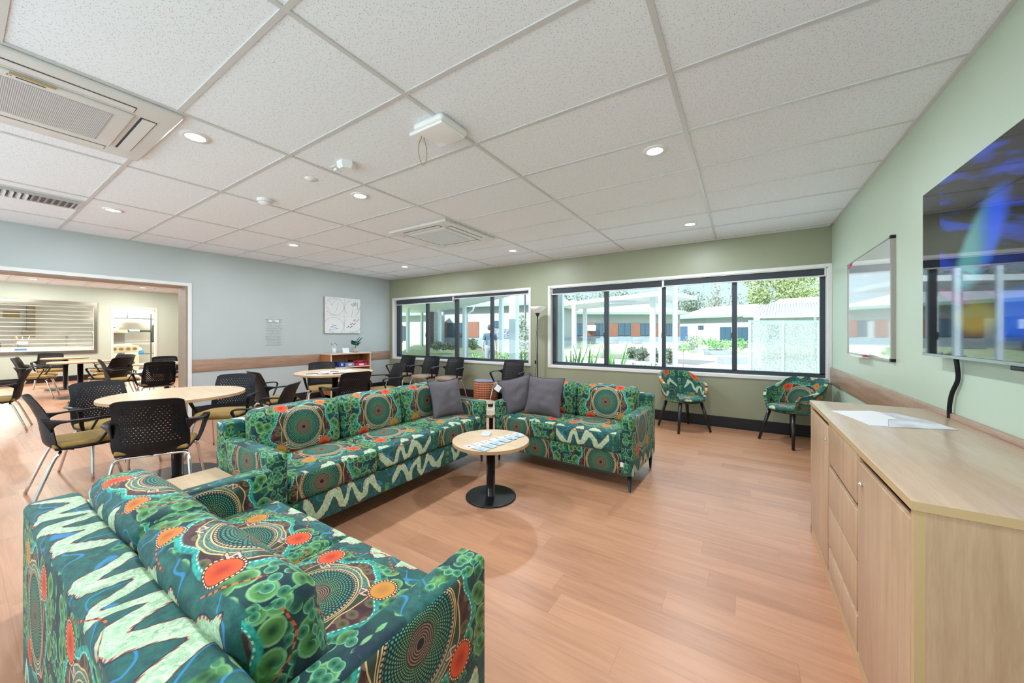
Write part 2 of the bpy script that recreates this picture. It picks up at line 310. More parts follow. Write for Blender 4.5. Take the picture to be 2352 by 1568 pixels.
FAB = fabric_material()
PERF = perforated_material()
M = dict(
    floor=floor_material(), ceil=ceiling_material(),
    tee=mat('white painted grid tee', (0.60, 0.60, 0.60), 0.35),
    wall=mat('pale grey green wall paint', (0.47, 0.515, 0.52), 0.42, var=0.015, vscale=2, bump=0.04, bscale=500),
    sage=mat('pale sage wall paint', (0.50, 0.60, 0.485), 0.40, var=0.015, vscale=2, bump=0.04, bscale=500),
    olive=mat('olive green wall paint', (0.300, 0.315, 0.215), 0.42, var=0.02, vscale=2, bump=0.04, bscale=500),
    white=mat('white gloss trim paint', (0.78, 0.77, 0.76), 0.35),
    taupe=mat('taupe sliding door laminate', (0.30, 0.235, 0.18), 0.5, var=0.05),
    skirt=mat('black coved vinyl skirting', (0.010, 0.010, 0.013), 0.4),
    alu=mat('dark powder coated window frame', (0.030, 0.042, 0.055), 0.38),
    glass=glass_material('clear window glass'),
    blind=mat('charcoal roller blind cloth', (0.035, 0.045, 0.058), 0.7, bump=0.1, bscale=900),
    band=wood('oak wall protection board', (0.26, 0.15, 0.10), (0.44, 0.29, 0.20), 0.38, 'Y'),
    oak=wood('light oak table laminate', (0.56, 0.395, 0.245), (0.70, 0.52, 0.34), 0.33, 'X'),
    oakedge=mat('oak edge strip', (0.50, 0.31, 0.16), 0.45, var=0.06, vscale=30),
    cabv=wood('pale beech laminate', (0.43, 0.270, 0.160), (0.58, 0.395, 0.260), 0.33, 'Z'),
    cabtop=wood('pale beech laminate top', (0.49, 0.35, 0.245), (0.58, 0.43, 0.31), 0.24, 'Y'),
    cabedge=mat('beech edge strip', (0.54, 0.37, 0.19), 0.45),
    cherry=wood('cherry bookshelf laminate', (0.36, 0.13, 0.045), (0.50, 0.21, 0.08), 0.4, 'Z'),
    cherryl=mat('pale shelf edging', (0.72, 0.55, 0.44), 0.45),
    black=mat('black satin plastic', (0.006, 0.0065, 0.009), 0.42, spec=0.3),
    blackm=mat('black powder coated steel', (0.010, 0.010, 0.013), 0.30),
    chrome=mat('polished chrome', (0.80, 0.80, 0.82), 0.08, 1.0),
    mustard=mat('mustard seat cloth', (0.36, 0.235, 0.070), 0.85, var=0.12, vscale=120, bump=0.3, bscale=700),
    tan=mat('taupe brown seat vinyl', (0.25, 0.165, 0.12), 0.5, var=0.05, vscale=30),
    grey=mat('charcoal grey cushion linen', (0.125, 0.110, 0.125), 0.9, var=0.22, vscale=260, bump=0.4, bscale=700),
    greypipe=mat('dark grey piping', (0.05, 0.048, 0.06), 0.8),
    paper=mat('white paper', (0.80, 0.80, 0.82), 0.6),
    paperb=mat('pale blue printed card', (0.45, 0.60, 0.72), 0.45, var=0.25, vscale=60),
    card=mat('cream printed card', (0.74, 0.66, 0.62), 0.45, var=0.12, vscale=60),
    ink=mat('dark ink', (0.03, 0.03, 0.035), 0.6), blueink=mat('blue ink', (0.10, 0.28, 0.55), 0.6), greyink=mat('pencil grey ink', (0.32, 0.34, 0.38), 0.7),
    redink=mat('dark red ink', (0.16, 0.03, 0.05), 0.6),
    canvas=mat('white artist canvas', (0.74, 0.74, 0.75), 0.8), canvside=mat('raw canvas edge', (0.33, 0.28, 0.24), 0.8),
    screen=screen_material(), tvrim=mat('silver television rim', (0.30, 0.32, 0.34), 0.25, 0.8),
    wb=mat('gloss whiteboard surface', (0.62, 0.68, 0.70), 0.035, spec=0.9, coat=1.0), alubr=mat('brushed aluminium', (0.42, 0.38, 0.34), 0.35, 0.7),
    pink=mat('pink magnet', (0.75, 0.08, 0.22), 0.4), teal=mat('teal magnet', (0.03, 0.45, 0.50), 0.4), red=mat('red plastic', (0.55, 0.02, 0.04), 0.4),
    steel=mat('stainless steel', (0.55, 0.52, 0.48), 0.22, 1.0), acw=mat('white air conditioner plastic', (0.68, 0.675, 0.665), 0.4),
    acg=mat('grey intake grille', (0.40, 0.42, 0.45), 0.6), acline=mat('dark louvre slot and gap shade', (0.03, 0.035, 0.04), 0.6),
    gold=mat('gold sticker', (0.42, 0.32, 0.12), 0.5), plasticw=mat('white plastic', (0.80, 0.80, 0.80), 0.4),
    string=mat('tan cord', (0.38, 0.30, 0.16), 0.8), lens=mat('lit downlight lens', (1, 1, 1), 0.5, emit=(1.0, 0.97, 0.94), estr=5.0),
    reflector=mat('downlight reflector', (0.85, 0.85, 0.85), 0.2), shadeglass=mat('frosted white lamp shade', (0.86, 0.86, 0.90), 0.4),
    boxblue=mat('blue game box', (0.02, 0.07, 0.30), 0.4), boxlb=mat('steel blue game box', (0.18, 0.27, 0.45), 0.4), boxdr=mat('dark red game box', (0.16, 0.008, 0.02), 0.4), boxrd=mat('bright red game box', (0.62, 0.02, 0.09), 0.4),
    pot=mat('pinkish terracotta pot', (0.55, 0.42, 0.40), 0.7), leaf=mat('dark monstera leaf', (0.010, 0.085, 0.060), 0.4), stem=mat('green stem', (0.05, 0.22, 0.12), 0.5),
    kwall=mat('warm white kitchen paint', (0.80, 0.76, 0.68), 0.5), cream=mat('cream enamel cooker', (0.80, 0.68, 0.48), 0.35), knob=mat('olive grey knob', (0.22, 0.20, 0.10), 0.4),
    shutter=mat('light shutter slat', (0.80, 0.79, 0.77), 0.3), blackwire=mat('black coated wire', (0.02, 0.05, 0.045), 0.5),
    bluecr=mat('blue plastic crate', (0.02, 0.22, 0.50), 0.4), cup=mat('translucent cups', (0.65, 0.76, 0.76), 0.3), coat=mat('black cloth', (0.012, 0.018, 0.016), 0.9),
    wicker=None)
# exterior
M.update(
    grass=mat('lawn', (0.30, 0.35, 0.20), 0.9, var=0.2, vscale=3), paving=mat('pale pink concrete paving', (0.32, 0.29, 0.285), 0.85, var=0.06, vscale=1.5),
    conc=mat('pale concrete', (0.20, 0.22, 0.25), 0.8, var=0.05), path=mat('grey concrete path', (0.40, 0.43, 0.47), 0.85, var=0.05),
    bwall=mat('cream rendered wall', (0.30, 0.32, 0.33), 0.8), bblock=mat('blue grey block wall', (0.20, 0.25, 0.31), 0.8, var=0.08), broof=mat('pale metal roof', (0.31, 0.33, 0.345), 0.5),
    fascia=mat('sage green fascia', (0.22, 0.30, 0.27), 0.5), timber=mat('orange brown timber cladding', (0.19, 0.075, 0.045), 0.6, var=0.2, vscale=20, stretch=(1, 1, 0.05)),
    dglass=mat('dark window glazing', (0.03, 0.07, 0.11), 0.06, spec=0.9), soffit=mat('white soffit', (0.62, 0.66, 0.72), 0.7), postm=mat('pale grey post', (0.58, 0.66, 0.74), 0.5),
    trunk=mat('grey tree bark', (0.22, 0.19, 0.18), 0.9), lf1=mat('yellow green foliage', (0.26, 0.31, 0.13), 0.7, var=0.3, vscale=2), lf2=mat('grey green foliage', (0.15, 0.19, 0.14), 0.7, var=0.3, vscale=2),
    lf3=mat('bright green foliage', (0.12, 0.30, 0.07), 0.6, var=0.3, vscale=4), lf4=mat('pale sage foliage', (0.22, 0.27, 0.18), 0.7, var=0.2, vscale=4), flower=mat('pale flowers', (0.75, 0.76, 0.60), 0.7),
    screenp=None, door=mat('dark blue door', (0.04, 0.08, 0.16), 0.5), mural=None,
    shirt=mat('dark teal shirt', (0.030, 0.075, 0.115), 0.8), shorts=mat('grey trousers', (0.20, 0.22, 0.26), 0.8), skin=mat('skin', (0.42, 0.24, 0.17), 0.6), hair=mat('dark brown hair', (0.03, 0.022, 0.02), 0.7))
def mural_mat():
    m, g, b = newmat('line painted mural'); n = g.noise(g.coord(), 2.4, 1, 0.5, 0.5)
    f = g.gt(g.m('SINE', n * 90), 0.0, 0.3); g.put(b.inputs['Base Color'], g.mix(f, (0.04, 0.05, 0.11), (0.26, 0.27, 0.32))); return m
def drum_mat():
    m, g, b = newmat('woven orange upholstery'); x, y, z = g.sep(g.coord())
    th = g.m('ARCTAN2', y, x); row = g.m('FRACT', z / 0.040 + 5); cx_ = g.m('FRACT', th * (46 / (2 * PI)) + 50)
    f = g.lt(g.m('ABSOLUTE', row - 0.5), 0.22, 0.03) * g.lt(g.m('ABSOLUTE', cx_ - 0.5), 0.22, 0.05)
    c = g.mix(g.lt(g.m('ABSOLUTE', row - 0.5), 0.30, 0.03), (0.55, 0.22, 0.10), (0.36, 0.11, 0.05)); g.put(b.inputs['Base Color'], g.mix(f, c, (0.05, 0.012, 0.014))); b.inputs['Roughness'].default_value = 0.85; return m
def mesh_mat():
    m, g, b = newmat('white perforated screen'); b.inputs['Base Color'].default_value = (0.27, 0.30, 0.285, 1)
    x, y, z = g.sep(g.coord()); n = g.noise(g.coord(), 24, 1); g.put(b.inputs['Alpha'], 0.45 + 0.5 * g.gt(n, 0.5, 0.02)); return m
M['mural'] = mural_mat(); M['wicker'] = drum_mat(); M['screenp'] = mesh_mat()

# ---------------------------------------------------------------- mesh builder
def catmull(pts, n=5):
    P = [Vector(p) for p in pts]; out = []
    for i in range(len(P) - 1):
        a = P[max(i - 1, 0)]; b = P[i]; c = P[i + 1]; d = P[min(i + 2, len(P) - 1)]
        for k in range(n):
            t = k / n
            out.append(0.5 * ((2 * b) + (c - a) * t + (2 * a - 5 * b + 4 * c - d) * t * t + (3 * b - a - 3 * c + d) * t ** 3))
    out.append(P[-1]); return out
class MB:
    def __init__(s): s.v = []; s.f = []; s.uv = []; s.mi = []; s.sm = []
    def add(s, vs, fs, smooth=False, mi=0, uvs=None):
        o = len(s.v); s.v += [Vector(p) for p in vs]
        for k, f in enumerate(fs):
            s.f.append([o + i for i in f]); s.mi.append(mi); s.sm.append(smooth)
            s.uv.append(uvs[k] if uvs else [(0, 0)] * len(f))
        return s
    def box(s, x0, y0, z0, x1, y1, z1, mi=0):
        v = [(x, y, z) for z in (z0, z1) for y in (y0, y1) for x in (x0, x1)]
        return s.add(v, [(0, 2, 3, 1), (4, 5, 7, 6), (0, 1, 5, 4), (2, 6, 7, 3), (0, 4, 6, 2), (1, 3, 7, 5)], False, mi)
    def obox(s, c, ax, ay, az, mi=0):   # oriented box: centre and three half vectors
        c, ax, ay, az = map(Vector, (c, ax, ay, az))
        v = [c + ax * i + ay * j + az * k for k in (-1, 1) for j in (-1, 1) for i in (-1, 1)]
        return s.add(v, [(0, 2, 3, 1), (4, 5, 7, 6), (0, 1, 5, 4), (2, 6, 7, 3), (0, 4, 6, 2), (1, 3, 7, 5)], False, mi)
    def quad(s, a, b, c, d, mi=0, uv=None): return s.add([a, b, c, d], [(0, 1, 2, 3)], False, mi, [uv] if uv else None)
    def rbox(s, b0, b1, r=0.02, seg=3, cell=0.12, puff=(0, 0, 0), deform=None, uvo=(0, 0), uvf=None, boxed=None, mi=0):
        """rounded box; puff = bulge along x,y,z faces; UV in metres wrapped front(-y) > top > back, sides continue"""
        b0 = Vector(b0); b1 = Vector(b1); c = (b0 + b1) / 2; h = (b1 - b0) / 2; r = min(r, *(h * 0.98))
        ax = []
        for k in range(3):
            ins = h[k] - r; cs = []
            for i in range(seg): cs.append(-ins - r * math.tan(PI / 4 * (1 - i / seg)))
            n = max(1, int(round(2 * ins / cell)))
            cs += [-ins + 2 * ins * i / n for i in range(n + 1)]
            for i in range(1, seg + 1): cs.append(ins + r * math.tan(PI / 4 * i / seg))
            ax.append(cs)
        key = {}; vs = []; fs = []; uvs = []
        def vert(q):
            inn = Vector([max(-(h[k] - r), min(h[k] - r, q[k])) for k in range(3)])
            d = q - inn; p = inn + (d.normalized() * r if d.length > 1e-9 else d)
            t = [q[k] / h[k] for k in range(3)]
            for k in range(3):
                if puff[k]:
                    a, e = (k + 1) % 3, (k + 2) % 3
                    p[k] += puff[k] * max(0, 1 - t[a] ** 2) ** 0.7 * max(0, 1 - t[e] ** 2) ** 0.7 * (t[k] if abs(t[k]) < 1 else math.copysign(1, t[k]))
            p = p + c
            if deform: p = deform(p)
            kk = (round(q[0], 5), round(q[1], 5), round(q[2], 5))
            if kk not in key: key[kk] = len(vs); vs.append(p)
            return key[kk]
        def uvp(q, face):
            x, y, z = q[0] + c[0], q[1] + c[1], q[2] + c[2]
            if face == 'f': u, v = x, z
            elif face == 't': u, v = x, b1[2] + (y - b0[1]) + (0.17 if boxed is not None else 0)
            elif face == 'b': u, v = x, b1[2] + (b1[1] - b0[1]) + (b1[2] - z)
            elif face == 'l': u, v = b0[0] - (y - b0[1]), z
            elif face == 'r': u, v = b1[0] + (y - b0[1]), z
            else: u, v = x, b0[2] - (y - b0[1])
            if boxed is not None and face == 'f': u += 0.16 if not boxed else 0.05; v += boxed - 0.07
            return (u - uvo[0], v - uvo[1])
        for face, k, sgn, a, e in (('f', 1, -1, 0, 2), ('b', 1, 1, 2, 0), ('l', 0, -1, 2, 1), ('r', 0, 1, 1, 2), ('t', 2, 1, 0, 1), ('u', 2, -1, 1, 0)):
            for i in range(len(ax[a]) - 1):
                for j in range(len(ax[e]) - 1):
                    ids = []; uu = []
                    for (ii, jj) in ((i, j), (i + 1, j), (i + 1, j + 1), (i, j + 1)):
                        q = Vector((0, 0, 0)); q[k] = sgn * h[k]; q[a] = ax[a][ii]; q[e] = ax[e][jj]
                        ids.append(vert(q)); uu.append(uvp(q, face))
                    fs.append(ids); uvs.append(uu)
        return s.add(vs, fs, True, mi, uvs)
    def tube(s, pts, r, n=8, mi=0, cap=True, close=False):
        P = [Vector(p) for p in pts]; m = len(P); rr = r if isinstance(r, (list, tuple)) else [r] * m
        vs = []; fs = []; up = None
        for i in range(m):
            t = (P[min(i + 1, m - 1)] - P[max(i - 1, 0)]).normalized()
            if up is None:
                up = Vector((0, 0, 1)) if abs(t.z) < 0.9 else Vector((1, 0, 0))
            a = (up - t * up.dot(t)).normalized(); b = t.cross(a); up = a
            for k in range(n):
                w = 2 * PI * k / n; vs.append(P[i] + (a * math.cos(w) + b * math.sin(w)) * rr[i])
        for i in range(m - 1):
            for k in range(n): fs.append((i * n + k, i * n + (k + 1) % n, (i + 1) * n + (k + 1) % n, (i + 1) * n + k))
        s.add(vs, fs, True, mi)
        if cap:
            o = len(s.v) - m * n
            for ids in ([o + k for k in range(n)][::-1], [o + (m - 1) * n + k for k in range(n)]):
                s.f.append(ids); s.mi.append(mi); s.sm.append(False); s.uv.append([(0, 0)] * n)
        return s
    def sweep(s, pts, wh, side=Vector((1, 0, 0)), mi=0):   # rectangular section, width along side, rounded
        P = [Vector(p) for p in pts]; m = len(P); vs = []; fs = []; n = 8
        for i in range(m):
            t = (P[min(i + 1, m - 1)] - P[max(i - 1, 0)]).normalized()
            sd_ = (side - t * side.dot(t)).normalized(); nn = t.cross(sd_)
            w, h = wh[i]; q = 0.7
            for (a, b) in ((1, -q), (1, q), (q, 1), (-q, 1), (-1, q), (-1, -q), (-q, -1), (q, -1)):
                vs.append(P[i] + sd_ * (a * w / 2) + nn * (b * h / 2))
        for i in range(m - 1):
            for k in range(n): fs.append((i * n + k, i * n + (k + 1) % n, (i + 1) * n + (k + 1) % n, (i + 1) * n + k))
        fs.append(tuple(range(n))[::-1]); fs.append(tuple((m - 1) * n + k for k in range(n)))
        return s.add(vs, fs, True, mi)
    def lathe(s, prof, n=32, c=(0, 0, 0), mi=0, smooth=True, sx=1, sy=1):
        c = Vector(c); vs = []; fs = []
        for (r, z) in prof:
            for k in range(n):
                a = 2 * PI * k / n; vs.append(c + Vector((r * sx * math.cos(a), r * sy * math.sin(a), z)))
        for i in range(len(prof) - 1):
            for k in range(n): fs.append((i * n + k, i * n + (k + 1) % n, (i + 1) * n + (k + 1) % n, (i + 1) * n + k))
        return s.add(vs, fs, smooth, mi)
    def cyl(s, r, z0, z1, c=(0, 0), n=32, mi=0, bev=0.0, r1=None):
        r1 = r if r1 is None else r1; b = bev
        pr = [(0, z0), (r - b, z0)] + ([(r, z0 + b), (r1, z1 - b)] if b else [(r, z0), (r1, z1)]) + [(r1 - b, z1), (0, z1)]
        if not b: pr = [(0, z0), (r, z0), (r, z0), (r1, z1), (r1, z1), (0, z1)]
        o = len(s.sm); s.lathe(pr, n, (c[0], c[1], 0), mi, True)
        for k in range(len(pr) - 1):
            if pr[k][1] == pr[k + 1][1]:
                for q in range(n): s.sm[o + k * n + q] = False
        return s
    def grid(s, fn, nu, nv, mi=0, uvfn=None, smooth=True, closed=False):
        vs = [fn(i / nu, j / nv) for j in range(nv + 1) for i in range(nu + 1)]; fs = []; uvs = []
        for j in range(nv):
            for i in range(nu):
                a = j * (nu + 1) + i; fs.append((a, a + 1, a + nu + 2, a + nu + 1))
                if uvfn: uvs.append([uvfn(*q) for q in ((i / nu, j / nv), ((i + 1) / nu, j / nv), ((i + 1) / nu, (j + 1) / nv), (i / nu, (j + 1) / nv))])
        return s.add(vs, fs, smooth, mi, uvs if uvfn else None)
    def sheet(s, fn, nu, nv, th, mi=0, uvfn=None):          # thick curved sheet with rim
        e = 1e-3; C = {}
        def nrm(u, v):
            a = Vector(fn(min(u + e, 1), v)) - Vector(fn(max(u - e, 0), v)); b = Vector(fn(u, min(v + e, 1))) - Vector(fn(u, max(v - e, 0)))
            return a.cross(b).normalized()
        f2 = lambda u, v: Vector(fn(u, v)) - nrm(u, v) * th
        s.grid(fn, nu, nv, mi, uvfn); o = len(s.f); s.grid(f2, nu, nv, mi, uvfn)
        for k in range(o, len(s.f)): s.f[k].reverse(); s.uv[k] = list(s.uv[k])[::-1]
        rim = [(i / nu, 0) for i in range(nu)] + [(1, j / nv) for j in range(nv)] + [(1 - i / nu, 1) for i in range(nu)] + [(0, 1 - j / nv) for j in range(nv)]
        vs = []
        for (u, v) in rim: vs += [Vector(fn(u, v)), Vector(f2(u, v))]
        n = len(rim); fs = [(2 * k, 2 * k + 1, (2 * k + 3) % (2 * n), (2 * k + 2) % (2 * n)) for k in range(n)]
        uvs = [[(uvfn(*rim[k]) if uvfn else (0, 0))] * 4 for k in range(n)]
        return s.add(vs, fs, True, mi, uvs)
    def xf(s, mtx, start=0):
        for i in range(start, len(s.v)): s.v[i] = mtx @ s.v[i]
        return s
    def build(s, name, mats, parent=None, loc=(0, 0, 0), rz=0.0):
        me = bpy.data.meshes.new(name); me.from_pydata([tuple(p) for p in s.v], [], s.f)
        for m in (mats if isinstance(mats, (list, tuple)) else [mats]): me.materials.append(m)
        me.polygons.foreach_set('material_index', s.mi); me.polygons.foreach_set('use_smooth', s.sm)
        ul = me.uv_layers.new(name='UVMap'); flat = [c for f in s.uv for q in f for c in q]; ul.data.foreach_set('uv', flat)
        me.update(); me.validate()
        o = bpy.data.objects.new(name, me); COL.objects.link(o); o.parent = parent; o.location = loc; o.rotation_euler = (0, 0, rz)
        return o
def tag(o, label=None, cat=None, group=None, kind=None):
    if label: o['label'] = label
    if cat: o['category'] = cat
    if group: o['group'] = group
    if kind: o['kind'] = kind
    return o
def thing(name, label, cat, loc=(0, 0, 0), rz=0.0, group=None, kind=None):
    o = bpy.data.objects.new(name, None); COL.objects.link(o); o.location = loc; o.rotation_euler = (0, 0, rz); o.empty_display_size = 0.1
    return tag(o, label, cat, group, kind)
KIDS = {}
def copy_tree(o, parent=None, kids=None):
    c = o.copy(); COL.objects.link(c)
    if parent is not None: c.parent = parent
    for ch in [x for x in COL.objects if x.parent == o]: copy_tree(ch, c)
    return c
def dup(o, loc, rz, label, group=None):
    c = copy_tree(o); c.location = loc; c.rotation_euler = (0, 0, rz); c['label'] = label
    if group: c['group'] = group
    return c

# ---------------------------------------------------------------- room shell
XR, YW, XL, YB, H = 0.875, 5.63, -6.95, -3.4, 2.51
XL2, XB2, XK = -7.31, -14.93, -18.4
def struct(name, mb, mats, parent=None):
    o = mb.build(name, mats, parent)
    if parent is None: o['kind'] = 'structure'
    return o
def wall_x(mb, x0, x1, y0, y1, z0, z1, holes, mi=0):       # slab between x0,x1 spanning y,z with holes (ya,yb,za,zb)
    ys = sorted({y0, y1, *[h[0] for h in holes], *[h[1] for h in holes]}); zs = sorted({z0, z1, *[h[2] for h in holes], *[h[3] for h in holes]})
    for a, b in zip(ys, ys[1:]):
        for c, d in zip(zs, zs[1:]):
            if not any(h[0] <= (a + b) / 2 <= h[1] and h[2] <= (c + d) / 2 <= h[3] for h in holes): mb.box(x0, a, c, x1, b, d, mi)
    return mb
def wall_y(mb, y0, y1, x0, x1, z0, z1, holes, mi=0):
    xs = sorted({x0, x1, *[h[0] for h in holes], *[h[1] for h in holes]}); zs = sorted({z0, z1, *[h[2] for h in holes], *[h[3] for h in holes]})
    for a, b in zip(xs, xs[1:]):
        for c, d in zip(zs, zs[1:]):
            if not any(h[0] <= (a + b) / 2 <= h[1] and h[2] <= (c + d) / 2 <= h[3] for h in holes): mb.box(a, y0, c, b, y1, d, mi)
    return mb
struct('floor', MB().box(XK, YB - 0.2, -0.12, XR + 0.2, YW + 0.2, 0.0), M['floor'])
struct('floor', MB().box(XL, YB, 0.0, XR, -0.9, 0.003), mat('added pale floor bouncing sunlight', (0.46, 0.50, 0.54), 0.7))  # unseen pale floor, added to bounce sunlight up to the ceiling
struct('floor', MB().box(XB2, YB, 0.0, XL2, -0.9, 0.003), mat('added pale floor bouncing light in the next room', (0.70, 0.70, 0.66), 0.7))  # another added pale floor out of view, brightening the next room's ceiling
W1 = (-6.80, -3.19, 0.705, 2.03); W2 = (-2.775, 0.838, 0.705, 2.03); W3 = (-12.6, -8.6, 0.705, 2.03)
struct('wall_front', wall_y(MB(), YW, YW + 0.22, XB2, XR + 0.2, 0, H, [W1, W2, W3]), M['olive'])
struct('wall_right', MB().box(XR, YB, 0, XR + 0.2, YW, H), M['sage'])
OPY0, OPY1, OPZ = -1.65, 1.935, 1.955
struct('wall_left', wall_x(MB(), XL2, XL, YB, YW, 0, H, [(OPY0, OPY1, 0, OPZ)]), M['wall'])
RW = (-6.8, 0.7, 0.04, 2.36); RW2 = (-14.0, -7.6, 0.3, 2.36)  # rear wall openings out of view, added to let daylight into both rooms
struct('wall_back', wall_y(MB(), YB - 0.2, YB, XB2, XR + 0.2, 0, H, [RW, RW2]), M['wall'])
SV = (-2.2, 2.16, 0.80, 2.05); KD = (2.52, 3.39, 0.0, 1.985)
struct('wall_far_left', wall_x(MB(), XB2 - 0.12, XB2, YB, YW, 0, H, [SV, KD]), mat('pale green next room paint', (0.54, 0.62, 0.55), 0.5))
struct('floor', MB().box(XK, -2.6, 0.0, XB2 - 0.12, 4.9, 0.004), mat('grey kitchen vinyl', (0.40, 0.41, 0.42), 0.6))
km = wall_x(MB(), XK - 0.1, XK, -2.6, 5.0, 0, H, []); km.box(XK, 4.9, 0, XB2 - 0.12, 5.0, H).box(XK, -2.7, 0, XB2 - 0.12, -2.6, H)
struct('wall_kitchen', km, M['kwall'])
cm = MB().box(XB2 - 0.12, YB - 0.2, H, XR + 0.2, YW + 0.22, H + 0.1).box(XK - 0.1, -2.7, H, XB2 - 0.12, 5.0, H + 0.1)
ceiling = struct('ceiling', cm, M['ceil'])
tm = MB()
GX = [-0.297 - 1.2 * k for k in range(-1, 13)]; GY = [0.7123 + 0.6 * k for k in range(-7, 9)]
for x in GX:
    if XB2 < x < XR and not (XL2 - 0.02 < x < XL + 0.02): tm.box(x - 0.012, YB, H - 0.006, x + 0.012, YW, H)
for y in GY:
    if YB < y < YW: tm.box(XL, y - 0.012, H - 0.0055, XR, y + 0.012, H); tm.box(XB2, y - 0.012, H - 0.0055, XL2, y + 0.012, H)
for (a, b, c, d) in ((XR - 0.022, YB, XR, YW), (XL, YB, XL + 0.022, YW), (XL, YW - 0.022, XR, YW), (XB2, YB, XB2 + 0.022, YW)): tm.box(a, b, H - 0.007, c, d, H)
struct('grid_tees', tm, M['tee'], ceiling)
# skirting
def skirt(name, mb): struct(name, mb, M['skirt'])
skirt('baseboard_front', MB().box(XL, YW - 0.012, 0, XR, YW, 0.14).box(XL, YW - 0.03, 0, XR, YW - 0.012, 0.012))
skirt('baseboard_right', MB().box(XR - 0.012, YB, 0, XR, YW - 0.03, 0.14))
skirt('baseboard_left', MB().box(XL, OPY1 + 0.045, 0, XL + 0.012, YW - 0.03, 0.14))
skirt('baseboard_far_left', MB().box(XB2, YB, 0, XB2 + 0.012, 2.47, 0.14).box(XB2, 3.45, 0, XB2 + 0.012, YW, 0.14))
# timber protection boards
struct('trim_1', MB().rbox((XL, OPY1 + 0.045, 0.665), (XL + 0.018, YW, 0.849), 0.004, 1, 0.5), M['band'])
struct('trim_2', MB().rbox((XR - 0.018, -1.0, 0.665), (XR, YW, 0.849), 0.004, 1, 0.5), M['band'])
# opening architrave and jamb
t = MB().box(XL, OPY1, 0, XL + 0.015, OPY1 + 0.045, OPZ + 0.045).box(XL, OPY0 - 0.045, 0, XL + 0.015, OPY0, OPZ + 0.045).box(XL, OPY0, OPZ, XL + 0.015, OPY1, OPZ + 0.045)
struct('trim_3', t, M['white'])
t = MB().box(XL2, OPY1 - 0.012, 0, -7.18, OPY1, OPZ).box(-7.17, OPY1 - 0.02, 0, XL, OPY1, OPZ).box(XL2, OPY0, OPZ - 0.015, XL, OPY1 - 0.02, OPZ)
struct('trim_4', t, M['taupe'])
# windows
def window(idx, w, stiles, thick=0.05):
    x0, x1, z0, z1 = w
    root = bpy.data.objects.new('window_%d' % idx, None); COL.objects.link(root); root['kind'] = 'structure'; root.location = (0, 0, 0)
    c = MB(); e = 0.037; xe = min(x1 + e, XR - 0.001)
    c.box(x0 - e, YW - 0.014, z0 - e, x0, YW, z1 + e).box(x1, YW - 0.014, z0 - e, xe, YW, z1 + e).box(x0, YW - 0.014, z1, x1, YW, z1 + e).box(x0, YW - 0.014, z0 - e, x1, YW, z0)
    c.box(x0, YW, z0, x0 + 0.012, YW + 0.13, z1).box(x1 - 0.012, YW, z0, x1, YW + 0.13, z1).box(x0, YW, z1 - 0.012, x1, YW + 0.13, z1).box(x0, YW, z0, x1, YW + 0.13, z0 + 0.008)
    c.build('window_casing', M['white'], root)
    f = MB(); y0, y1 = YW + 0.075, YW + 0.125
    f.box(x0 + 0.012, y0, z0 + 0.008, x1 - 0.012, y1 + 0.01, 0.762).box(x0 + 0.012, y0, 1.96, x1 - 0.012, y1 + 0.01, z1 - 0.012)
    f.box(x0 + 0.012, y0, 0.75, stiles[0][1], y1, 1.97).box(stiles[-1][0], y0, 0.75, x1 - 0.012, y1, 1.97)
    for (a, b) in stiles[1:-1]: f.box(a, y0, 0.755, b, y1 - 0.005, 1.97)
    for k, (a, b) in enumerate(stiles[1:-1]): f.box(a - 0.006, y0 - 0.006, 1.18, a + 0.012, y0, 1.26)
    f.build('window_frame', M['alu'], root)
    for a, b in zip(stiles, stiles[1:]):
        MB().box(a[1] - 0.004, y0 + 0.02, 0.755, b[0] + 0.004, y0 + 0.026, 1.97).build('pane', M['glass'], root)
window(1, W1, [(-6.73, -6.66), (-5.838, -5.76), (-4.999, -4.913), (-4.096, -4.029), (-3.247, -3.20)])
window(2, W2, [(-2.739, -2.69), (-1.857, -1.786), (-0.995, -0.944), (-0.121, -0.063), (0.779, 0.82)])
window(3, W3, [(-12.5, -12.45), (-11.2, -11.12), (-9.9, -9.82), (-8.7, -8.65)])  # unseen window, added to give the next room daylight
def blind(x0, x1, z0, z1, label, pull=True):
    b = thing('roller_blind', label, 'blind', (x0, YW + 0.035, z0), 0, 'rolled up charcoal window blinds')
    L = x1 - x0
    m = MB().box(0, -0.018, 0.012, L, 0.018, z1 - z0 - 0.0); m.build('cloth', M['blind'], b)
    MB().rbox((0, -0.02, -0.002), (L, 0.02, 0.013), 0.004, 1, 2).build('bottom_rail', M['white'], b)
    MB().box(-0.014, -0.02, 0.0, -0.001, 0.02, z1 - z0 + 0.01).build('bracket', M['plasticw'], b); MB().box(L + 0.001, -0.02, 0, L + 0.014, 0.02, z1 - z0 + 0.01).build('bracket', M['plasticw'], b)
blind(-6.735, -5.01, 1.905, 2.005, 'charcoal blind rolled over the two panes of the left hand window nearest the white wall')
blind(-4.975, -3.215, 1.955, 2.01, 'charcoal blind rolled up tightest, over the half of the smaller window beside the floor lamp')
blind(-2.74, -0.985, 1.915, 2.01, 'charcoal blind over the half of the large window with the agave leaves below')
blind(-0.955, 0.81, 1.925, 2.01, 'charcoal blind over the half of the large window next to the whiteboard wall')
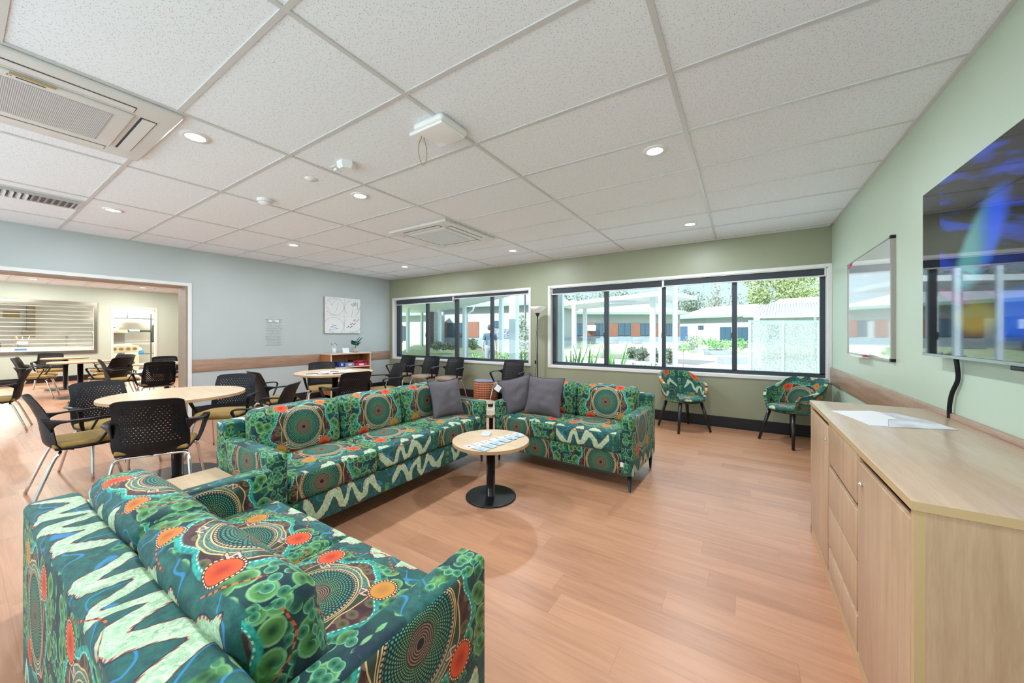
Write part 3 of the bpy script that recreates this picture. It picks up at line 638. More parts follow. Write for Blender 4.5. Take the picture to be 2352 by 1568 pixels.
# unseen back glazing behind the viewer, added to bring in daylight
bw = bpy.data.objects.new('window_4', None); COL.objects.link(bw); bw['kind'] = 'structure'
f = MB()
for x in (-6.8, -4.9, -3.05, -1.2, 0.65): f.box(x, YB - 0.12, 0.04, x + 0.05, YB - 0.06, 2.36)
f.box(-6.8, YB - 0.12, 0.04, 0.7, YB - 0.06, 0.09).box(-6.8, YB - 0.12, 2.31, 0.7, YB - 0.06, 2.36); f.build('window_frame', M['alu'], bw)
MB().box(-6.8, YB - 0.09, 0.05, 0.7, YB - 0.085, 2.35).build('pane', M['glass'], bw)
# kitchen doorway trim, servery surround
t = MB().box(XB2, 2.47, 0, XB2 + 0.014, 2.52, 2.03).box(XB2, 3.39, 0, XB2 + 0.014, 3.44, 2.03).box(XB2, 2.52, 1.985, XB2 + 0.014, 3.39, 2.03)
struct('trim_5', t, M['white'])
sv = thing('servery_shutter', 'roller shutter of spaced horizontal bars across the steel framed kitchen servery', 'shutter', (XB2, 0, 0))
m = MB().box(0, -2.25, 2.03, 0.03, 2.21, 2.10).box(0, 2.15, 0.72, 0.03, 2.21, 2.03).box(0, -2.25, 0.72, 0.03, 2.15, 0.80).box(0, -2.25, 0.72, 0.03, -2.2, 2.10); m.build('steel_frame', M['steel'], sv)
m = MB().box(-0.06, -2.2, 0.805, -0.03, 2.15, 0.90); m.build('bottom_rail', M['shutter'], sv)
for k in range(10): MB().tube([(-0.045, -2.2, 0.99 + 0.107 * k), (-0.045, 2.15, 0.99 + 0.107 * k)], 0.0085, 6).build('bar', M['shutter'], sv)
MB().box(-0.029, 0.86, 0.835, -0.026, 1.04, 0.875).build('sticker', M['blueink'], sv)['label'] = 'small blue sticker'
MB().box(-0.029, 0.42, 0.84, -0.026, 0.66, 0.862).build('nameplate', M['greyink'], sv)

# ---------------------------------------------------------------- ceiling things
def downlight(x, y, label, n=[0]):
    d = thing('downlight', label, 'ceiling light', (x, y, H), 0, 'round recessed downlights')
    MB().lathe([(0.052, -0.008), (0.075, -0.010), (0.080, 0.0)], 32).build('trim_ring', M['plasticw'], d)
    MB().cyl(0.054, -0.006, -0.002, n=28).build('lens', M['lens'], d)
    ld = bpy.data.lights.new('downlight_lamp', 'AREA'); ld.shape = 'DISK'; ld.size = 0.11; ld.energy = LAMP_W; ld.color = (0.86, 0.94, 1.0)
    lo = bpy.data.objects.new('downlight_lamp', ld); COL.objects.link(lo); lo.parent = d; lo.location = (0, 0, -0.014)
    return d
D0 = downlight(-2.95, 0.86, 'lit downlight beside the large louvred air conditioner cassette, nearest its corner')
for (x, y, l) in ((-0.51, 2.66, 'large lit downlight in the ceiling between the television wall and the coffee table'),
                  (-2.94, 2.05, 'lit downlight between the hexagonal sensor and the far cassette air conditioner'),
                  (-0.51, 4.66, 'lit downlight close to the green window wall above the fabric tub chairs'),
                  (-2.93, 4.67, 'lit downlight close to the green window wall beyond the far cassette air conditioner'),
                  (-5.33, 4.67, 'lit downlight in the far corner above the bookshelf'),
                  (-5.36, 2.67, 'lit downlight between the smoke detector and the wall with the canvas'),
                  (-5.40, 0.91, 'lit downlight beside the slatted supply air vent'),
                  (-13.72, 1.05, 'lit downlight in the next room above the kitchen servery'),
                  (-13.73, 2.87, 'lit downlight in the next room above the kitchen doorway')): dup(D0, (x, y, H), 0, l)
for k, (x, y) in enumerate([(-0.51, 0.7), (-0.51, -1.4), (-2.94, -1.4), (-5.36, -1.4), (-10.2, 0.9), (-10.2, 2.9), (-10.2, -1.4), (-13.7, -1.4)]):
    dup(D0, (x, y, H), 0, 'unseen downlight added outside the view to brighten the rooms')  # extra lamps out of view, added for their light
for o_ in [x for x in COL.objects if x.type == 'LIGHT' and x.parent and x.parent.location.x < -7.3]:
    o_.data = o_.data.copy(); o_.data.energy = LAMP_W * 1.7; o_.data.color = (1.0, 0.95, 0.84)
def cassette(name, x0, y0, label, mark=False):
    S = 0.95; a = thing(name, label, 'air conditioner', (x0, y0, H))
    MB().rbox((0, 0, -0.030), (S, S, 0.0), 0.012, 2, 0.5).build('fascia', M['acw'], a)
    MB().rbox((0.17, 0.17, -0.042), (S - 0.17, S - 0.17, -0.028), 0.008, 2, 0.5).build('grille_frame', M['acw'], a)
    g = MB().box(0.24, 0.24, -0.0435, S - 0.24, S - 0.24, -0.041)
    gr = g.build('intake_grille', M['acg'], a)
    sl = MB()
    for k in range(70): yy = 0.245 + k * (S - 0.49) / 70; sl.box(0.24, yy, -0.0447, S - 0.24, yy + 0.0025, -0.0432)
    sl.build('grille_slats', M['acw'], gr)
    for (bx, by, ex, ey) in ((0.18, 0.075, S - 0.18, 0.145), (0.18, S - 0.145, S - 0.18, S - 0.075), (0.075, 0.18, 0.145, S - 0.18), (S - 0.145, 0.18, S - 0.075, S - 0.18)):
        v = MB(); v.box(bx, by, -0.0325, ex, ey, -0.029, 1)
        if ex - bx > ey - by: v.box(bx + 0.004, by + 0.010, -0.036, ex - 0.004, ey - 0.004, -0.031)
        else: v.box(bx + 0.010, by + 0.004, -0.036, ex - 0.004, ey - 0.004, -0.031)
        v.build('louvre', [M['acw'], M['acline']], a)
    if mark:
        MB().box(0.52, S - 0.205, -0.0445, 0.545, S - 0.18, -0.0415).build('sticker', M['gold'], a)['label'] = 'small gold sticker'
    return a
cassette('ceiling_cassette', -3.68, 2.96, 'square white cassette air conditioner in the ceiling before the windows')
c2 = cassette('ceiling_cassette', -3.66, -0.21, 'large looking white cassette air conditioner cut by the picture edge, with grey grille')
MB().box(0.765, 0.36, -0.0445, 0.785, 0.50, -0.0415).build('sticker', M['gold'], c2)['label'] = 'gold and black sticker on the grille frame'
t = MB(); t.box(0.745, 0.38, -0.0440, 0.752, 0.47, -0.0415)
for k in range(3): t.add([(0.748 + [0, .006, -.006][k], 0.36 + [0.006, -0.004, -0.004][k], -0.0443), (0.752 + [0, .006, -.006][k], 0.364 + [0.006, -0.004, -0.004][k], -0.0443), (0.756 + [0, .006, -.006][k], 0.36 + [0.006, -0.004, -0.004][k], -0.0443), (0.752 + [0, .006, -.006][k], 0.356 + [0.006, -0.004, -0.004][k], -0.0443)], [(0, 1, 2, 3)])
t.build('maker_mark', M['ink'], c2)
va = thing('supply_air_vent', 'rectangular slatted supply air vent in a ceiling tile above the doorway wall', 'vent', (-5.66, 0.13, H))
MB().box(0, 0, -0.012, 0.02, 0.57, 0).box(0.38, 0, -0.012, 0.40, 0.57, 0).box(0.02, 0, -0.012, 0.38, 0.02, 0).box(0.02, 0.55, -0.012, 0.38, 0.57, 0).build('vent_frame', M['tee'], va)
MB().box(0.02, 0.02, -0.003, 0.38, 0.55, -0.001).build('duct_opening', mat('grey duct', (0.16, 0.16, 0.17), 0.7), va)
m = MB()
for k in range(13):
    y = 0.045 + k * 0.04; s = -1 if k < 6 else 1
    m.obox((0.16, y, -0.014), (0.13, 0, 0), (0, 0.011, 0.010 * s), (0, 0.0012, 0))
for k in range(4): m.box(0.30 + k * 0.02, 0.02, -0.02, 0.304 + k * 0.02, 0.55, -0.004)
m.build('fins', M['tee'], va)
e = thing('emergency_light', 'square white emergency light fitting with a hanging cord loop', 'emergency light', (-1.55, 1.64, H))
MB().rbox((-0.12, -0.12, -0.045), (0.12, 0.12, 0.0), 0.03, 3, 0.2).build('housing', M['plasticw'], e)
MB().rbox((-0.105, -0.105, -0.056), (0.105, 0.105, -0.04), 0.02, 2, 0.2).build('diffuser', M['reflector'], e)
MB().rbox((-0.215, -0.06, -0.022), (-0.118, 0.05, 0.0), 0.006, 1, 0.2).build('side_box', M['plasticw'], e)
loop = [(-0.135 + 0.0 * t, -0.02 + 0.035 * math.sin(a), -0.125 + 0.080 * math.cos(a)) for t, a in [(0, R(20 + q * 320 / 20)) for q in range(21)]]
MB().tube([(-0.135, -0.008, -0.02)] + loop + [(-0.135, -0.032, -0.02)], 0.003, 6).build('cord_loop', M['string'], e)['label'] = 'tan cord loop'
e = thing('occupancy_sensor', 'white six sided sensor box on the ceiling with a small open bracket', 'sensor', (-2.47, 1.61, H))
MB().lathe([(0, -0.05), (0.055, -0.05), (0.068, -0.035), (0.068, 0)], 6, smooth=False).build('housing', M['plasticw'], e)
m = MB().box(-0.15, -0.04, -0.014, -0.075, 0.045, 0.0); m.build('bracket', M['tee'], e)
MB().box(-0.135, -0.02, -0.03, -0.10, 0.02, -0.012).build('clip', M['plasticw'], e)
e = thing('smoke_detector', 'round white domed smoke detector on the ceiling', 'smoke detector', (-3.78, 1.62, H))
MB().lathe([(0.0, -0.050), (0.028, -0.050), (0.032, -0.044), (0.050, -0.040), (0.055, -0.028), (0.062, -0.024), (0.064, 0)], 32).build('body', M['plasticw'], e)
MB().lathe([(0.056, -0.0275), (0.058, -0.0265)], 32).build('seam_ring', M['acline'], e)
e = thing('ceiling_speaker', 'small flat white disc fitting on the ceiling between sensor and smoke detector', 'sensor', (-2.96, 1.61, H))
MB().lathe([(0.0, -0.018), (0.014, -0.018), (0.02, -0.012), (0.040, -0.010), (0.045, 0)], 28).build('body', M['plasticw'], e)

# ---------------------------------------------------------------- sofas
def sofa(name, label, loc, rz, Wd, n, group, ph=(0.0, 0.0), vb=0.615):
    s = thing(name, label, 'sofa', loc, rz, group)
    D = 0.72; hw = Wd / 2; y0, y1 = -D / 2, D / 2; aw = 0.095; bt = 0.125
    L = 0.62
    def uo(xc, vc, odd=0): return (xc - L / 2 - L * odd, vc)
    MB().rbox((-hw + aw - 0.01, y0 + 0.012, 0.13), (hw - aw + 0.01, y1 - bt, 0.30), 0.012, 2, 0.15, uvo=uo(-0.31 * (n - 1) + 0.1 + ph[0], -0.085 if n == 3 else 0.20)).build('seat_base', FAB, s)
    for sgn in (-1, 1):
        a, b = (-hw, -hw + aw) if sgn < 0 else (hw - aw, hw)
        MB().rbox((a, y0, 0.13), (b, y1 - bt + 0.01, 0.59), 0.020, 3, 0.12, (0.004, 0, 0.004), uvo=uo(a - 0.27, 0.46 if sgn > 0 else 0.52)).build('armrest', FAB, s)
    MB().rbox((-hw, y1 - bt, 0.13), (hw, y1, 0.69), 0.022, 3, 0.14, (0, 0.004, 0.004), uvo=uo(-0.31 * (n - 1) + ph[1], 0.45)).build('back_frame', FAB, s)
    cw = (Wd - 2 * aw) / n
    for k in range(n):
        xa = -hw + aw + cw * k; xc = xa + cw / 2
        MB().rbox((xa + 0.003, y0 - 0.006, 0.302), (xa + cw - 0.003, y1 - bt - 0.11, 0.452), 0.022, 3, 0.09, (0.0, 0.006, 0.018), uvo=uo(xc + (0.05, -0.03, 0.04)[k], 0.452 + 0.45, k), boxed=0.30 if k == 1 else 0.0).build('seat_cushion', FAB, s)
        rnd = random.Random(k * 7 + n)
        def rec(p, a=rnd.uniform(-0.006, 0.006)):
            t = (p.z - 0.44) / 0.31; wr = 0.004 * mnoise.noise(Vector((p.x * 9, p.y * 6, p.z * 12)))
            return Vector((p.x, p.y + 0.045 * t + a * t + wr, p.z + wr))
        MB().rbox((xa + 0.003, y1 - bt - 0.195, 0.445), (xa + cw - 0.003, y1 - bt - 0.040, 0.752), 0.045, 4, 0.07, (0, 0.022, 0.012), deform=rec, uvo=uo(xc + (0.0, 0.02, -0.02)[k], vb, k)).build('back_cushion', FAB, s)
    for (sx, sy) in ((-1, -1), (1, -1), (-1, 1), (1, 1)):
        x = sx * (hw - 0.045); y = sy * (D / 2 - 0.05)
        MB().cyl(0.009, 0.0, 0.131, (x + sx * 0.01, y + sy * 0.01), 10, r1=0.02).build('leg', M['blackm'], s)
    return s
GS = 'sofas in teal and orange dot painting fabric'
sofaA = sofa('sofa', 'three seat patterned sofa along the dining chairs, with one grey cushion', (-2.45, 1.89, 0), R(90), 1.94, 3, GS)
sofaC = sofa('sofa', 'two seat patterned sofa under the large window holding two grey cushions', (-1.365, 3.25, 0), R(-2.1), 1.34, 2, GS)
MB().box(0.5745, -0.366, 0.20, 0.600, -0.3605, 0.235).build('care_tag', M['paper'], sofaC)['label'] = 'small white sewn label'
sofaB = sofa('sofa', 'two seat patterned sofa nearest the viewer, seen from behind its back', (-1.298, 0.497, 0), R(180.8), 1.34, 2, GS, (0.1, 0.05), 0.71)

def pillow(label, loc, rot, sz=0.43, th=0.13, tagc=None):
    p = thing('scatter_cushion', label, 'cushion', loc, 0, 'grey scatter cushions on the sofas'); p.rotation_euler = rot
    def surf(sg):
        def f(u, v):
            a, b = 2 * u - 1, 2 * v - 1
            k = 1 - 0.09 * (1 - a * a) * 0; px = a * (1 - 0.10 * (1 - b * b) * abs(a)); pz = b * (1 - 0.10 * (1 - a * a) * abs(b))
            t = max(0, (1 - a ** 4)) ** 0.6 * max(0, (1 - b ** 4)) ** 0.6 * (0.75 + 0.25 * (1 - a * a) * (1 - b * b))
            w = 0.012 * mnoise.noise(Vector((a * 2.5 + loc[0] * 9, b * 2.5, sg * 2.0))) * t * 1.6
            return Vector((px * sz / 2, sg * (th / 2 * t) + w, pz * sz / 2))
        return f
    m = MB().grid(surf(-1), 18, 18); o = len(m.f); m.grid(surf(1), 18, 18)
    for k in range(o, len(m.f)): m.f[k].reverse()
    m.build('cover', M['grey'], p)
    e = []
    fn = surf(1)
    for k in range(72):
        q = k / 72 * 4; i = int(q); t = q - i
        e.append(fn(*((t, 0), (1, t), (1 - t, 1), (0, 1 - t))[i]))
    MB().tube(e + [e[0]], 0.004, 5).build('piping', M['greypipe'], p)
    if tagc:
        MB().obox(tagc, (0.022, 0, 0.018), (0, 0.0008, 0), (-0.018, 0, 0.022)).build('swing_tag', M['paper'], p)['label'] = 'white card swing tag'
    return p
pillow('grey cushion standing at the window end of the long sofa', (-2.37, 2.585, 0.628), (R(-17), 0, R(78)), 0.36)
pillow('grey cushion with a white swing tag, tilted against the arm of the window sofa', (-1.875, 3.10, 0.635), (R(-12), R(-12), R(46)), 0.36, tagc=(-0.195, -0.03, 0.11))
pillow('grey cushion standing flat against the backrest of the window sofa', (-1.60, 3.115, 0.645), (R(-15), R(2), R(4)), 0.375)

# ---------------------------------------------------------------- tables
def round_table(name, label, loc, rad, h, br, pr_, group=None, edge=True):
    t = thing(name, label, 'table', loc, 0, group)
    MB().cyl(rad, h - 0.025, h, n=72, bev=0.002).build('tabletop', M['oak'], t)
    MB().lathe([(rad + 0.0006, h - 0.0235), (rad + 0.0006, h - 0.0015)], 72).build('edge_strip', M['oakedge'], t)
    MB().cyl(pr_, 0.012, h - 0.03, n=28).build('column', M['blackm'], t)
    MB().cyl(br, 0.0, 0.014, n=56, bev=0.004).build('base_plate', M['blackm'], t)
    MB().cyl(br * 0.5, h - 0.032, h - 0.0255, n=28).build('mounting_plate', M['blackm'], t)
    return t
ct = round_table('coffee_table', 'low round coffee table with light oak top holding picture cards', (-1.61, 2.25, 0), 0.291, 0.437, 0.192, 0.033)
GT = 'round dining tables with black pedestals'
round_table('dining_table', 'round oak topped dining table nearest the viewer, between the sofas and doorway', (-4.14, 1.083, 0), 0.482, 0.72, 0.30, 0.040, GT)
round_table('dining_table', 'round oak topped dining table holding papers and pencils before the bookshelf', (-4.80, 2.95, 0), 0.503, 0.711, 0.30, 0.040, GT)
round_table('dining_table', 'round dining table in the next room, nearer of the two before the servery', (-10.95, 1.40, 0), 0.42, 0.70, 0.30, 0.040, GT)
round_table('dining_table', 'round dining table in the next room closest to the servery wall', (-12.9, 1.43, 0), 0.36, 0.70, 0.30, 0.040, GT)
round_table('dining_table', 'round dining table in the next room cut off by the doorway jamb', (-8.98, 2.20, 0), 0.45, 0.705, 0.30, 0.040, GT)
def side_table(label, x0, y0, x1, y1, h, m):
    t = thing('side_table', label, 'side table', (x0, y0, 0)); a, b = x1 - x0, y1 - y0
    MB().rbox((0, 0, h - 0.03), (a, b, h), 0.003, 1, 0.5).build('tabletop', m, t)
    for (x, y) in ((0.03, 0.03), (a - 0.03, 0.03), (0.03, b - 0.03), (a - 0.03, b - 0.03)): MB().box(x - 0.015, y - 0.015, 0, x + 0.015, y + 0.015, h - 0.03).build('leg', M['blackm'], t)
    return t
side_table('square oak side table tucked in the corner between the near sofa and the long sofa', -2.72, 0.19, -2.0, 0.895, 0.42, M['oak'])
side_table('pale side table in the corner between the long sofa and the window sofa', -2.80, 2.98, -2.12, 3.66, 0.42, M['cabtop'])
g = thing('sunglasses', 'dark sunglasses lying on the pale side table between two sofas', 'sunglasses', (-2.41, 3.30, 0.42), R(35))
MB().rbox((-0.065, -0.02, 0.002), (-0.006, 0.0, 0.035), 0.008, 2, 0.05).rbox((0.006, -0.02, 0.002), (0.065, 0.0, 0.035), 0.008, 2, 0.05).build('lens', M['black'], g)
MB().tube([(-0.065, -0.01, 0.03), (-0.062, 0.10, 0.02), (-0.05, 0.14, 0.004)], 0.003, 5).tube([(0.065, -0.01, 0.03), (0.062, 0.10, 0.02), (0.05, 0.14, 0.004)], 0.003, 5).tube([(-0.065, -0.01, 0.032), (0.065, -0.01, 0.032)], 0.003, 5).build('frame', M['black'], g)
# cards on the coffee table
rnd = random.Random(4)
HT = 0.437
d = Vector((0.50, 0.86, 0)).normalized(); d = Vector((0.80, 0.60, 0))
p0 = fl(1078, 1026, HT); p1 = fl(1188, 997, HT); dr = (p1 - p0); 
NAMES = ['at the end of the row nearest the sofa seat', 'second along the row', 'third along the row', 'fourth along the row', 'fifth along the row', 'sixth along the row', 'at the end of the row under the window sofa']
for k in range(7):
    p = p0 + dr * (k / 6.0); ang = math.atan2(dr.y, dr.x)
    c = MB().obox((0, 0, 0.001), (0.030, 0, 0), (0, 0.042, 0), (0, 0, 0.0008)); c.obox((0.0, 0.004, 0.0021), (0.008, 0, 0), (0, 0.010, 0), (0, 0, 0.0002), 1)
    o = c.build('picture_card', [M['card'], (M['redink'], M['greyink'], M['greyink'], M['card'], M['card'], M['gold'], M['ink'])[k]], None, (p.x, p.y, HT + 0.0003 * k), ang + rnd.uniform(-0.06, 0.06))
    tag(o, 'cream picture card, ' + NAMES[k], 'card', 'cream picture cards laid in a row')
q0 = fl(1105, 1031, HT); q1 = fl(1190, 1001, HT); dq = q1 - q0
for k in range(6):
    p = q0 + dq * (k / 5.0); ang = math.atan2(dq.y, dq.x)
    c = MB().obox((0, 0, 0.001), (0.031, 0, 0), (0, 0.058 - 0.003 * k, 0), (0, 0, 0.0008))
    for j in range(4): c.obox((-0.018 + 0.011 * j, -0.004, 0.0021), (0.0012, 0, 0), (0, 0.032 - 0.003 * k, 0), (0, 0, 0.0002), 1)
    o = c.build('text_card', [M['paperb'], M['blueink']], None, (p.x, p.y, HT + 0.0025 + 0.0003 * k), ang + rnd.uniform(-0.05, 0.05))
    tag(o, 'pale blue text card beside the row of picture cards, ' + ['largest, at its near end', 'second from the near end', 'third from the near end', 'fourth from the near end', 'fifth from the near end', 'smallest, under the window sofa'][k], 'card', 'pale blue text cards laid in a row')
p = fl(1117, 995.5, HT + 0.01)
o = MB().rbox((-0.033, -0.045, 0), (0.033, 0.045, 0.016), 0.002, 1, 0.2).box(-0.026, -0.036, 0.0158, 0.026, 0.036, 0.0166, 1).build('card_deck', [M['paper'], M['paperb']], None, (p.x, p.y, HT), R(25))
tag(o, 'small stacked deck of blue backed cards on the coffee table', 'card deck')
# papers on the second dining table
HT2 = 0.711
def sheet_obj(name, pts, z, m, label, cat, group=None, lift=0.0006):
    c = Vector((0, 0, 0))
    for q in pts: c += q
    c /= len(pts); n = len(pts)
    vs = [(q.x - c.x, q.y - c.y, 0) for q in pts] + [(q.x - c.x, q.y - c.y, lift) for q in pts]
    fs = [tuple(range(n))[::-1], tuple(range(n, 2 * n))] + [(k, (k + 1) % n, n + (k + 1) % n, n + k) for k in range(n)]
    o = MB().add(vs, fs).build(name, m, None, (c.x, c.y, z)); return tag(o, label, cat, group)
def rectp(x, y, a, b, ang):
    ca, sa = math.cos(ang), math.sin(ang)
    return [Vector((x + i * a * ca - j * b * sa, y + i * a * sa + j * b * ca, 0)) for (i, j) in ((-.5, -.5), (.5, -.5), (.5, .5), (-.5, .5))]
sheet_obj('paper_sheet', rectp(-4.72, 2.66, 0.21, 0.29, 0.5), HT2, M['paper'], 'white paper sheet with pencils on it, at the near side of the table with papers', 'paper', 'papers on the dining table')
sheet_obj('paper_sheet', rectp(-4.80, 3.02, 0.30, 0.42, -0.2), HT2, M['paper'], 'large white drawing sheet lying in the middle of the dining table', 'paper', 'papers on the dining table')
for (x, y, a, l) in ((-4.76, 2.60, 1.2, 'pencil lying on the near paper sheet'), (-4.64, 2.68, 1.0, 'second pencil lying on the near paper sheet'), (-4.52, 2.83, 1.15, 'brown pencil on bare oak between the two papers'), (-4.78, 2.93, 0.3, 'short dark pen lying on the large drawing sheet')):
    o = MB().tube([(-0.07, 0, 0.004), (0.06, 0, 0.004), (0.075, 0, 0.004)], [0.004, 0.004, 0.0008], 6).build('pencil', M['ink'], None, (x, y, HT2 + 0.0009), a); tag(o, l, 'pencil', 'pencils on the dining table')

# ---------------------------------------------------------------- dining chairs
def interp(tab, z):
    for (a, va), (b, vb) in zip(tab, tab[1:]):
        if z <= b: return va + (vb - va) * max(0, (z - a)) / (b - a)
    return tab[-1][1]
def make_chair(label, seatm):
    c = thing('dining_chair', label, 'chair')
    WT = [(0.372, 0.175), (0.40, 0.200), (0.46, 0.207), (0.55, 0.206), (0.585, 0.212), (0.62, 0.208), (0.66, 0.194), (0.785, 0.190)]
    YT = [(0.372, -0.120), (0.385, -0.170), (0.42, -0.200), (0.50, -0.212), (0.60, -0.225), (0.70, -0.258), (0.785, -0.298)]
    def bp_(u, v):
        s = 2 * u - 1; z = 0.372 + 0.413 * v
        return Vector((s * interp(WT, z), interp(YT, z) + 0.050 * s * s, z - 0.018 * s ** 8 * v + 0.004 * v * (1 - s * s)))
    uvf = lambda u, v: ((2 * u - 1) * interp(WT, 0.372 + 0.413 * v), 0.372 + 0.413 * v)
    MB().sheet(bp_, 22, 22, -0.007, uvfn=uvf).build('backrest', PERF, c)
    for sx in (-1, 1):
        pts = catmull([(sx * 0.196, -0.205, 0.575), (sx * 0.222, -0.160, 0.592), (sx * 0.262, -0.085, 0.598), (sx * 0.272, 0.02, 0.600), (sx * 0.270, 0.098, 0.598), (sx * 0.267, 0.128, 0.580), (sx * 0.258, 0.120, 0.545), (sx * 0.236, 0.075, 0.45), (sx * 0.215, 0.045, 0.392)], 4)
        n = len(pts); wh = []
        for i in range(n):
            t = i / (n - 1); w = 0.012 + 0.026 * min(1, t / 0.25); h = 0.105 * max(0, 1 - t / 0.22) ** 1.6 + 0.014
            if t > 0.62: w = 0.038 - 0.016 * (t - 0.62) / 0.38
            wh.append((w, h))
        MB().sweep(pts, wh).build('armrest', M['black'], c)
    MB().rbox((-0.196, -0.165, 0.372), (0.196, 0.195, 0.394), 0.010, 2, 0.12, deform=lambda p: Vector((p.x, p.y, p.z + 0.012 * (p.y / 0.2) ** 2))).build('seat_pan', M['black'], c)
    def sdf(p):
        t = (p.y + 0.175) / 0.415; xx = p.x * (1 + 0.05 * t - 0.22 * max(0, t - 0.82) / 0.18 * abs(p.x) / 0.2)
        return Vector((xx, p.y - 0.03 * (p.x / 0.2) ** 2 * (t > 0.8) * (t - 0.8) * 5, p.z + 0.006 * (1 - (p.x / 0.2) ** 2) - 0.030 * max(0, t - 0.72) ** 2 / 0.08 + 0.006 * t))
    MB().rbox((-0.196, -0.175, 0.392), (0.196, 0.240, 0.428), 0.016, 3, 0.05, (0, 0, 0.008), deform=sdf).build('seat_pad', seatm, c)
    for sx in (-1, 1):
        MB().tube(catmull([(sx * 0.238, -0.275, 0.004), (sx * 0.205, -0.175, 0.30), (sx * 0.196, -0.15, 0.345), (sx * 0.172, -0.138, 0.361), (sx * 0.12, -0.135, 0.364), (0, -0.135, 0.364)], 4), 0.0105, 8).build('leg', M['chrome'], c)
        MB().tube(catmull([(sx * 0.238, 0.245, 0.004), (sx * 0.205, 0.165, 0.31), (sx * 0.196, 0.145, 0.352), (sx * 0.172, 0.134, 0.368), (sx * 0.12, 0.132, 0.371), (0, 0.132, 0.371)], 4), 0.0105, 8).build('leg', M['chrome'], c)
    MB().box(-0.012, -0.135, 0.360, 0.012, 0.132, 0.374).build('rail', M['blackm'], c)
    return c
GC = 'black perforated armchairs with mustard seats'; GW = 'black armchairs with brown seats along the window wall'
def place(src, used, x, y, fx, fy, label, group):
    rz = math.atan2(-fx, fy)             # local +y turned to (fx, fy)
    if not used[0]: used[0] = True; src.location = (x, y, 0); src.rotation_euler = (0, 0, rz); src['label'] = label; src['group'] = group
    else: dup(src, (x, y, 0), rz, label, group)
CM = make_chair('x', M['mustard']); um = [False]; CT = make_chair('y', M['tan']); ut = [False]
for (x, y, fx, fy, l) in (
    (-4.41, 0.585, 0.02, 1.0, 'black armchair in full side view with long chrome legs, before the near dining table'),
    (-3.70, 0.86, -0.90, 0.42, 'black armchair seen from behind its back, pushed in between near table and sofas'),
    (-4.93, 0.83, 0.96, 0.25, 'black armchair facing the viewer across the near dining table, doorway behind it'),
    (-4.62, 1.60, 0.72, -0.68, 'black armchair beyond the near dining table, against the white wall below the timber band'),
    (-4.97, 2.26, 0.02, 1.0, 'black armchair turned away from the near table towards the table with papers'),
    (-3.72, 1.58, -0.70, -0.70, 'black armchair angled behind the long sofa, facing the near dining table'),
    (-5.47, 3.17, 0.90, -0.42, 'black armchair between the table with papers and the bookshelf'),
    (-4.14, 2.70, -0.98, 0.12, 'black armchair seen from behind, between the long sofa and the table with papers'),
    (-4.52, 3.56, -0.25, -0.97, 'black armchair at the window side of the table with papers, facing the doorway'),
    (-7.93, 0.30, -0.15, -1.0, 'black armchair cut off by the picture edge, just inside the next room'),
    (-12.10, 1.00, 0.05, 1.0, 'black armchair by the servery wall, half hidden behind a chair at the next room tables'),
    (-11.32, 0.90, 0.25, 0.97, 'black armchair with mustard seat drawn to the nearer table of the next room'),
    (-13.45, 1.27, 0.95, -0.1, 'black armchair directly under the servery ledge behind the furthest table'),
    (-11.30, 1.93, 0.60, -0.80, 'black armchair beyond the nearer table of the next room, in front of the cooker'),
    (-10.35, 1.68, -0.75, -0.55, 'black armchair with bluish sheen seen from behind, in the next room before the cooker'),
    (-9.55, 1.72, 0.1, 1.0, 'black armchair in side view facing the table cut off by the door jamb'),
    (-8.30, 1.90, -1.0, 0.05, 'black armchair seen squarely from behind beside the door jamb'),
    (-9.62, 2.36, 1.0, -0.1, 'black armchair behind the table cut off by the door jamb'),
    (-12.45, 1.98, 0.1, -1.0, 'black armchair of which only a back corner rises behind another chair near the servery end'),
): place(CM, um, x, y, fx, fy, l, GC)
for (x, y, fx, fy, l) in (
    (-5.92, 5.08, 0.12, -1.0, 'brown seated black armchair in the corner end of the row under the window'),
    (-5.28, 5.13, 0.12, -1.0, 'brown seated black armchair in the middle of the row under the window'),
    (-4.68, 5.17, 0.12, -1.0, 'brown seated black armchair of the window row closest to the woven drum stool'),
    (-3.33, 5.15, 0.10, -1.0, 'single brown seated black armchair between the woven drum stool and the floor lamp'),
): place(CT, ut, x, y, fx, fy, l, GW)
# drum stool
dsx = thing('drum_stool', 'round drum stool in orange woven upholstery beside the window wall', 'stool', (-3.93, 5.33, 0))
MB().cyl(0.218, 0.02, 0.395, n=48, bev=0.01).build('woven_side', M['wicker'], dsx)
MB().lathe([(0, 0.412), (0.18, 0.412), (0.212, 0.404), (0.220, 0.390)], 48).build('top_pad', mat('grey blue seat vinyl', (0.20, 0.20, 0.27), 0.4), dsx)
MB().cyl(0.20, 0.0, 0.02, n=32).build('foot_ring', M['black'], dsx)
